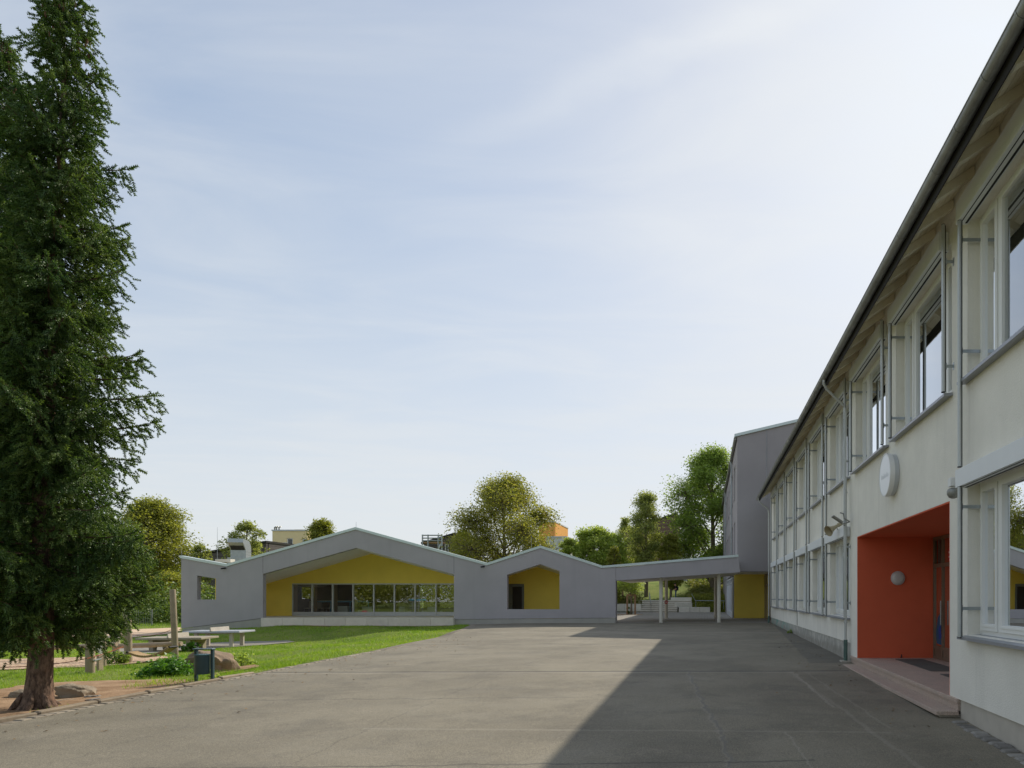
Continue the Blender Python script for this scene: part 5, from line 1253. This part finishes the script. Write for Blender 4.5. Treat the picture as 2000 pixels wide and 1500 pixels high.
# fences
def fence(label, x0, x1, y, h, grp):
    t = thing('mesh_fence', label, 'fence', ((x0 + x1) / 2, y, g1((x0 + x1) / 2, y)), grp); z = g1((x0 + x1) / 2, y)
    w = MB(); x = x0
    while x < x1: w.box(x, x + .012, y, y + .012, z - .1, z + h); x += .16
    for k in range(int(h / .22) + 1): w.box(x0, x1, y - .012, y, z + k * .22, z + k * .22 + .012)
    o = w.build('wire_mesh', M['fence_steel'], t); o['kind'] = 'stuff'
    x = x0
    while x <= x1 + .01: MB().box(x - .03, x + .03, y + .014, y + .07, z - .3, z + h + .05).build('post', M['fence_steel'], t); x += 2.5
fence('grey mesh fence panel under the olive tree beyond the sandy path', PX(225, 47), PX(297, 47), 47.0, 1.05, 'fences beyond the playground')
fence('mesh fence beyond the playground behind the spruce', PX(-60, 49), PX(170, 49), 49.0, 1.3, 'fences beyond the playground')

# ------------------------------------------------------------------ behind the canopy: steps, blocks, young tree, person
plain('step_concrete', (.64, .61, .52), .9, .12, 3, .1, bump=.3, bscale=40, objrand=.08)
stp = thing('outdoor_steps', 'broad pale concrete steps behind the canopy passage', 'steps', (-4, 61, 0))
for k in range(6):
    x1_ = -2.45 + (.25 if k > 2 else 0) + (.9 if k > 3 else 0); y0_ = 61 + .42 * k
    MB().box(-5.75, x1_, y0_ + .06, y0_ + .44, .175 * k - .1, .175 * (k + 1) - .062).build('riser', M['plinth_concrete'], stp)  # darker concrete colour paints the shade on the risers
    MB().cbox(-5.75, x1_, y0_, y0_ + .47, .175 * (k + 1) - .06, .175 * (k + 1), .008).build('step', M['step_concrete'], stp)
MB().cbox(-6.2, -1.2, 63.55, 66.0, .6, 1.052, .01).build('top_landing', M['step_concrete'], stp)
def blocks(label, u0, u1, vt, vb, Y, n, grp='long concrete seat walls by the outdoor steps'):
    t = thing('seat_wall', label, 'wall', (PX((u0 + u1) / 2, Y), Y, PZ(vb, Y)), grp)
    for k in range(n):
        a, b_ = PX(u0 + (u1 - u0) * k / n, Y), PX(u0 + (u1 - u0) * (k + 1) / n, Y)
        MB().cbox(a + .008, b_ - .008, Y, Y + .55, PZ(vb, Y) - .15, PZ(vt, Y), .012).build('block', M['step_concrete'], t)
blocks('long low concrete seat wall right of the outdoor steps', 1325.5, 1387, 1186, 1195, 61.0, 3)
blocks('upper concrete seat wall beside the top of the outdoor steps', 1310, 1351, 1167, 1176.5, 63.2, 2)
blocks('concrete retaining wall left of the outdoor steps', 1204, 1252, 1179.5, 1191, 61.6, 3)
blocks('short middle concrete block below the upper seat wall', 1317, 1352, 1177, 1183, 62.2, 1)
hr = thing('handrail', 'steel handrail in the middle of the outdoor steps', 'handrail', (PX(1270, 61.3), 61.3, 0), 'handrails by the outdoor steps')
MB().tube([P(1271.5, 1196, 60.9), P(1271.5, 1180, 60.9), P(1268.5, 1157, 63.4), P(1268.5, 1171, 63.4)], .03, 8).build('rail', M['galvanised_steel'], hr, smooth=True)
MB().tube([P(1270, 1168, 62.0), P(1270, 1182, 62.0)], .025, 8).build('post', M['weathered_log'], hr)
hr = thing('handrail', 'steel handrail bent along the planted bank at the right', 'handrail', P(1358, 1173, 61.8), 'handrails by the outdoor steps')
MB().tube([P(1351, 1160, 64.5), P(1358, 1173, 62.0), P(1416, 1173.5, 62.0)], .028, 8).build('rail', M['galvanised_steel'], hr, smooth=True)
for u in (1359, 1395, 1413): MB().tube([P(u, 1173, 62.0), P(u, 1190, 62.0)], .02, 6).build('post', M['galvanised_steel'], hr)
# staked young tree
yt = 53.5; xt = PX(1232, yt)
t = tree('young_tree', 'young staked tree in a planting square behind the canopy', xt, yt, PZ(1118, yt) - 0, 1.35, 'leaf_lime', .13, 2600, 71, .52, clr=.24)
t = thing('tree_stakes', 'frame of wooden stakes around the young tree', 'stakes', (xt, yt, 0))
for u, dy in ((1225, .0), (1240.5, .0), (1231.5, .7)):
    MB().tube([(PX(u, yt), yt + dy, -.1), (PX(u, yt), yt + dy, PZ(1162, yt))], .07 if dy == 0 else .05, 8).build('stake', M['stake_wood'] if 'stake_wood' in M else plain('stake_wood', (.33, .20, .11), .8, .15, 6), t, smooth=True)
MB().box(PX(1224, yt), PX(1241.5, yt), yt - .09, yt - .06, PZ(1164, yt), PZ(1160.5, yt)).build('cross_bar', M['stake_wood'], t)
sheet('tree_pit', [(xt - 1.7, yt - .5), (xt + .9, yt - .5), (xt + .9, yt + .9), (xt - 1.7, yt + .9)], M['soil'], .012, .4)
shrub('leafy_shrub', 'small dark plant at the foot of the tree stakes', PX(1230.5, yt), yt + .05, .22, .62, 300, 'leaf_dark', .12, 72)
for i, u in enumerate((1209, 1216)):
    tag(MB().tube([(PX(u, 66), 66, g1(PX(u, 66), 66) - .2), (PX(u, 66), 66, PZ(1143, 66))], .10, 8).build('garden_post', M['stake_wood']), ('left of two timber posts in the raised bed', 'right of two timber posts in the raised bed')[i], 'post', 'timber posts in the raised bed')
# hedge balls, fence and pale house beyond the bank
for u, v, r, lab in ((1356.5, 1133, 6.0, 'round clipped topiary bush on top of the bank'), (1376, 1135, 5.2, 'round clipped topiary bush right of its taller neighbour'), (1385, 1136.5, 3.0, 'smallest clipped bush at the right end of the bank')):
    Y = 79.0; X = PX(u, Y); rr = r * Y / FOC; zc = PZ(v, Y)
    t = thing('topiary_bush', lab, 'bush', (X, Y, zc - rr), 'clipped bushes on the bank')
    rg = np.random.default_rng(int(u)); d = rg.normal(size=(900, 3)); d /= np.linalg.norm(d, axis=1, keepdims=True)
    V_, F_ = leaves(np.array([X, Y, zc]) + d * rr * rg.uniform(.7, 1, (900, 1)), .12, rg); npmesh('leaves', V_, F_, M['leaf_dark'], t)
    MB().tube([(X, Y, g1(X, Y) - .2), (X, Y, zc)], .05, 6).build('stem', M['twig_bark'], t)
fence('thin fence on top of the bank in front of the pale house', PX(1300, 78), PX(1420, 78), 78.0, 1.1, 'fences on the bank')
def person():
    u, v, Y = 1320, 1172.2, 64.3; X, z = PX(u, Y), 1.055
    H = 1.60; s = H / 1.75
    t = thing('person', 'person in black T-shirt and jeans with backpack looking down at a phone', 'person', (X, Y, z))
    def skinned(name, pts, edges, rad, mats, face_mat=None, sub=1):
        me = bpy.data.meshes.new(name); me.from_pydata([tuple(Vector(p) * s) for p in pts], edges, [])
        o = bpy.data.objects.new(name, me); col.objects.link(o)
        o.modifiers.new('skin', 'SKIN'); ss = o.modifiers.new('sub', 'SUBSURF'); ss.levels = sub; ss.render_levels = sub
        for i, r in enumerate(rad): o.data.skin_vertices[0].data[i].radius = ((r if not isinstance(r, tuple) else r[0]) * s, (r if not isinstance(r, tuple) else r[1]) * s)
        o.data.skin_vertices[0].data[0].use_root = True
        dg = bpy.context.evaluated_depsgraph_get(); em = bpy.data.meshes.new_from_object(o.evaluated_get(dg))
        bpy.data.objects.remove(o); em.name = name
        em.materials.clear()
        for m_ in mats: em.materials.append(m_)
        em.polygons.foreach_set('use_smooth', [True] * len(em.polygons))
        if face_mat:
            for p in em.polygons: p.material_index = face_mat(p.center / s)
        return link(name, em, t)
    # faces -x (towards the left of the picture)
    pts = [(0, 0, .95), (0, 0, 1.15), (-.01, 0, 1.38), (-.02, 0, 1.46), (-.05, 0, 1.53), (-.08, 0, 1.62), (-.08, 0, 1.70),
           (0, -.10, .90), (-.01, -.11, .50), (.02, -.11, .09), (-.13, -.12, .035), (0, .10, .90), (-.03, .11, .50), (.0, .11, .09), (-.15, .12, .035),
           (0, -.19, 1.38), (.03, -.23, 1.12), (-.20, -.13, 1.10), (-.28, -.08, 1.13), (0, .19, 1.38), (.03, .23, 1.12), (-.20, .13, 1.10), (-.28, .05, 1.13)]
    ed = [(0, 1), (1, 2), (2, 3), (3, 4), (4, 5), (5, 6), (0, 7), (7, 8), (8, 9), (9, 10), (0, 11), (11, 12), (12, 13), (13, 14), (2, 15), (15, 16), (16, 17), (17, 18), (2, 19), (19, 20), (20, 21), (21, 22)]
    rad = [(.15, .11), (.15, .105), (.16, .11), .07, .055, .095, .085, .085, .06, .045, .04, .085, .06, .045, .04, .06, .045, .035, .028, .06, .045, .035, .028]
    def fm(c):
        if c.z > 1.47: return 2
        if c.z < .10: return 3
        if c.z < .98: return 1
        if (c.x < -.09 and c.z < 1.22) or (abs(c.y) > .17 and c.z < 1.24): return 2
        return 0
    skinned('body', pts, ed, rad, [M['black_cloth'], M['denim'], M['skin'], M['white_paint']], fm, 2)
    link('cap', MB().lathe([(.105 * s, 0), (.104 * s, .05 * s), (.07 * s, .10 * s), (.01 * s, .115 * s)], (-.075 * s, 0, 1.68 * s), 'z', 14).box(-.27 * s, -.10 * s, -.07 * s, .07 * s, 1.675 * s, 1.69 * s).mesh('cap', M['black_cloth'], True), t)
    link('backpack', MB().cbox(.08 * s, .27 * s, -.14 * s, .14 * s, 1.0 * s, 1.42 * s, .04 * s).mesh('backpack', M['black_cloth'], True), t)
    tag(MB().box(X - .34, X - .32, Y - .04, Y + .03, z + 1.04, z + 1.16).build('phone', M['black_rubber']), 'small dark phone held by the person', 'phone')
person()

# ------------------------------------------------------------------ houses beyond
def house(name, label, u0, u1, vt, Y, depth, mat, wins=(), roof=None, vr=None, vb=1200):
    x0, x1 = PX(u0, Y), PX(u1, Y); zt = PZ(vt, Y); zb_ = 0
    t = thing(name, label, 'house', ((x0 + x1) / 2, Y, zb_), 'houses beyond the school')
    hs = []
    for (a, b_, c, d) in wins: hs.append([(PX(a, Y), PZ(d, Y)), (PX(b_, Y), PZ(d, Y)), (PX(b_, Y), PZ(c, Y)), (PX(a, Y), PZ(c, Y))])
    if roof:   # sloped top: left and right heights
        zl, zr = PZ(roof[0], Y), PZ(roof[1], Y)
        MB().prism([[(x0, zb_), (x1, zb_), (x1, zr), (x0, zl)]] + hs, 'XZ', Y, Y + .3).build('wall', M[mat], t)
        MB().prism([[(x0 + .005, zb_), (x1 - .005, zb_), (x1 - .005, zr), (x0 + .005, zl)]], 'XZ', Y + .5, Y + depth).build('wall', M[mat], t)
        MB().prism([[(x0 - .3, zl), (x1 + .1, zr), (x1 + .1, zr + .25), (x0 - .3, zl + .25)]], 'XZ', Y - .2, Y + depth + .2).build('roof', M['dark_fascia'], t)
    else:
        MB().prism([[(x0, zb_), (x1, zb_), (x1, zt), (x0, zt)]] + hs, 'XZ', Y, Y + .3).build('wall', M[mat], t)
        MB().box(x0 + .005, x1 - .005, Y + .5, Y + depth, zb_, zt - .01).build('wall', M[mat], t)
        MB().box(x0 - .08, x1 + .08, Y - .1, Y + depth + .1, zt, zt + .18).build('roof', M['grey_aluminium'], t)
    for (a, b_, c, d) in wins:
        xa, xb, zc, zd = PX(a, Y), PX(b_, Y), PZ(c, Y), PZ(d, Y); e = .12
        w = MB().box(xa, xb, Y + .1, Y + .2, zc - e, zc).box(xa, xb, Y + .1, Y + .2, zd, zd + e).box(xa, xa + e, Y + .1, Y + .2, zd + e, zc - e).box(xb - e, xb, Y + .1, Y + .2, zd + e, zc - e).build('window', M['white_window_frame'], t)
        MB().box(xa + e, xb - e, Y + .14, Y + .16, zd + e, zc - e).build('pane', M['dark_pane'] if 'dark_pane' in M else plain('dark_pane', (.05, .06, .06), .1, .1, 1, .6), w)
    return t
h_ = house('apartment_house', 'pale yellow flat roofed house behind the left slope of the big gable', 532, 600, 1037, 95, 12, 'yellow_house', ((560, 572, 1051, 1066), (590, 599, 1052, 1066)))
rl = MB(); Yr = 94.4
for v in (1060.5, 1064): rl.box(PX(534, Yr), PX(562, Yr), Yr, Yr + .05, PZ(v, Yr), PZ(v, Yr) + .06)
for u in range(534, 562, 3): rl.box(PX(u, Yr), PX(u, Yr) + .05, Yr, Yr + .05, PZ(1075, Yr), PZ(1060.5, Yr))
rl.build('balcony_rail', M['grey_aluminium'], h_)
for u in (536.5, 540, 545): MB().tube([P(u, 1038, 98), P(u, 1030, 98), P(u + 4, 1028.5, 98)], .1, 6).build('roof_pipe', M['weathered_zinc'], h_)
MB().box(PX(575, 97), PX(600, 97), 97, 104, PZ(1037, 97), PZ(1034, 97)).build('roof_storey', M['yellow_house'], h_)
house('dark_house', 'low dark brown house behind the canteen between wispy tree and hood', 398, 520, 1070, 85, 8, 'dark_cladding', (), (1083, 1060))
hh_ = house('dark_house', 'dark clad house with sloping roof beside the scaffold', 828, 888, 1050, 85, 10, 'dark_cladding', ((868, 876, 1062, 1080),), (1063, 1044))
house('white_house', 'white house glimpsed behind the big rust tinged tree', 1066, 1106, 1050, 92, 10, 'white_house', ((1089, 1094, 1057, 1075),))
house('orange_house', 'orange flat roofed block rising behind the rust tinged tree', 1052, 1084, 1020, 105, 10, 'orange_house')
hb = house('brown_house', 'dark brown clad house with sloping roof behind the birch', 1218, 1322, 1020, 92, 14, 'brown_cladding', ((1323 - 20, 1315, 1064, 1086),), (1040, 1004))
house('white_house', 'white house with windows between brown house and huge tree', 1322, 1350, 1048, 96, 10, 'white_house', ((1326, 1333, 1068, 1084), (1338, 1346, 1056, 1068)))
house('white_house', 'long pale house on top of the bank seen under the canopy', 1296, 1450, 1112, 110, 10, 'white_house', ((1330, 1338, 1122, 1134), (1365, 1372, 1122, 1134)))
house('dark_shed', 'dark shed on the slope seen left under the canopy', 1262, 1296, 1118, 96, 6, 'dark_cladding')
scf = thing('scaffold', 'steel scaffold in front of the sloping dark house', 'scaffold', (PX(842, 83), 83, 0))
for u in (825.2, 836, 856, 863): MB().tube([P(u, 1100, 83), P(u, 1044, 83)], .09, 6).build('pole', M['galvanised_steel'], scf)
for v in (1045.5, 1051, 1056): MB().tube([P(824, v, 83), P(863, v, 83)], .08, 6).build('rail', M['galvanised_steel'], scf)
MB().box(PX(825, 83), PX(864, 83), 83.0, 84.0, PZ(1061, 83), PZ(1058.5, 83)).build('platform', M['stake_wood'], scf)
MB().tube([P(856, 1073, 83), P(861, 1062, 83)], .1, 6).build('brace', M['grey_aluminium'], scf)

# a few fallen leaves on the yard near the kerb and along the wall
rl_ = np.random.default_rng(91); nn_ = 260
lx = np.where(rl_.random(nn_) < .7, -9.4 + np.abs(rl_.normal(size=nn_)) * 1.1, 3.2 - np.abs(rl_.normal(size=nn_)) * .7); ly = rl_.uniform(7, 26, nn_)
Vl, Fl = leaves(np.stack([lx, ly, gz(lx, ly) + .012], 1), .055, rl_, up=4.0)
fl_ = npmesh('fallen_leaves', Vl, Fl, M['dry_leaf'] if 'dry_leaf' in M else plain('dry_leaf', (.24, .15, .06), .8, .3, 3)); fl_['kind'] = 'stuff'; fl_['label'] = 'dry leaves scattered along the edges of the asphalt yard'; fl_['category'] = 'leaves'
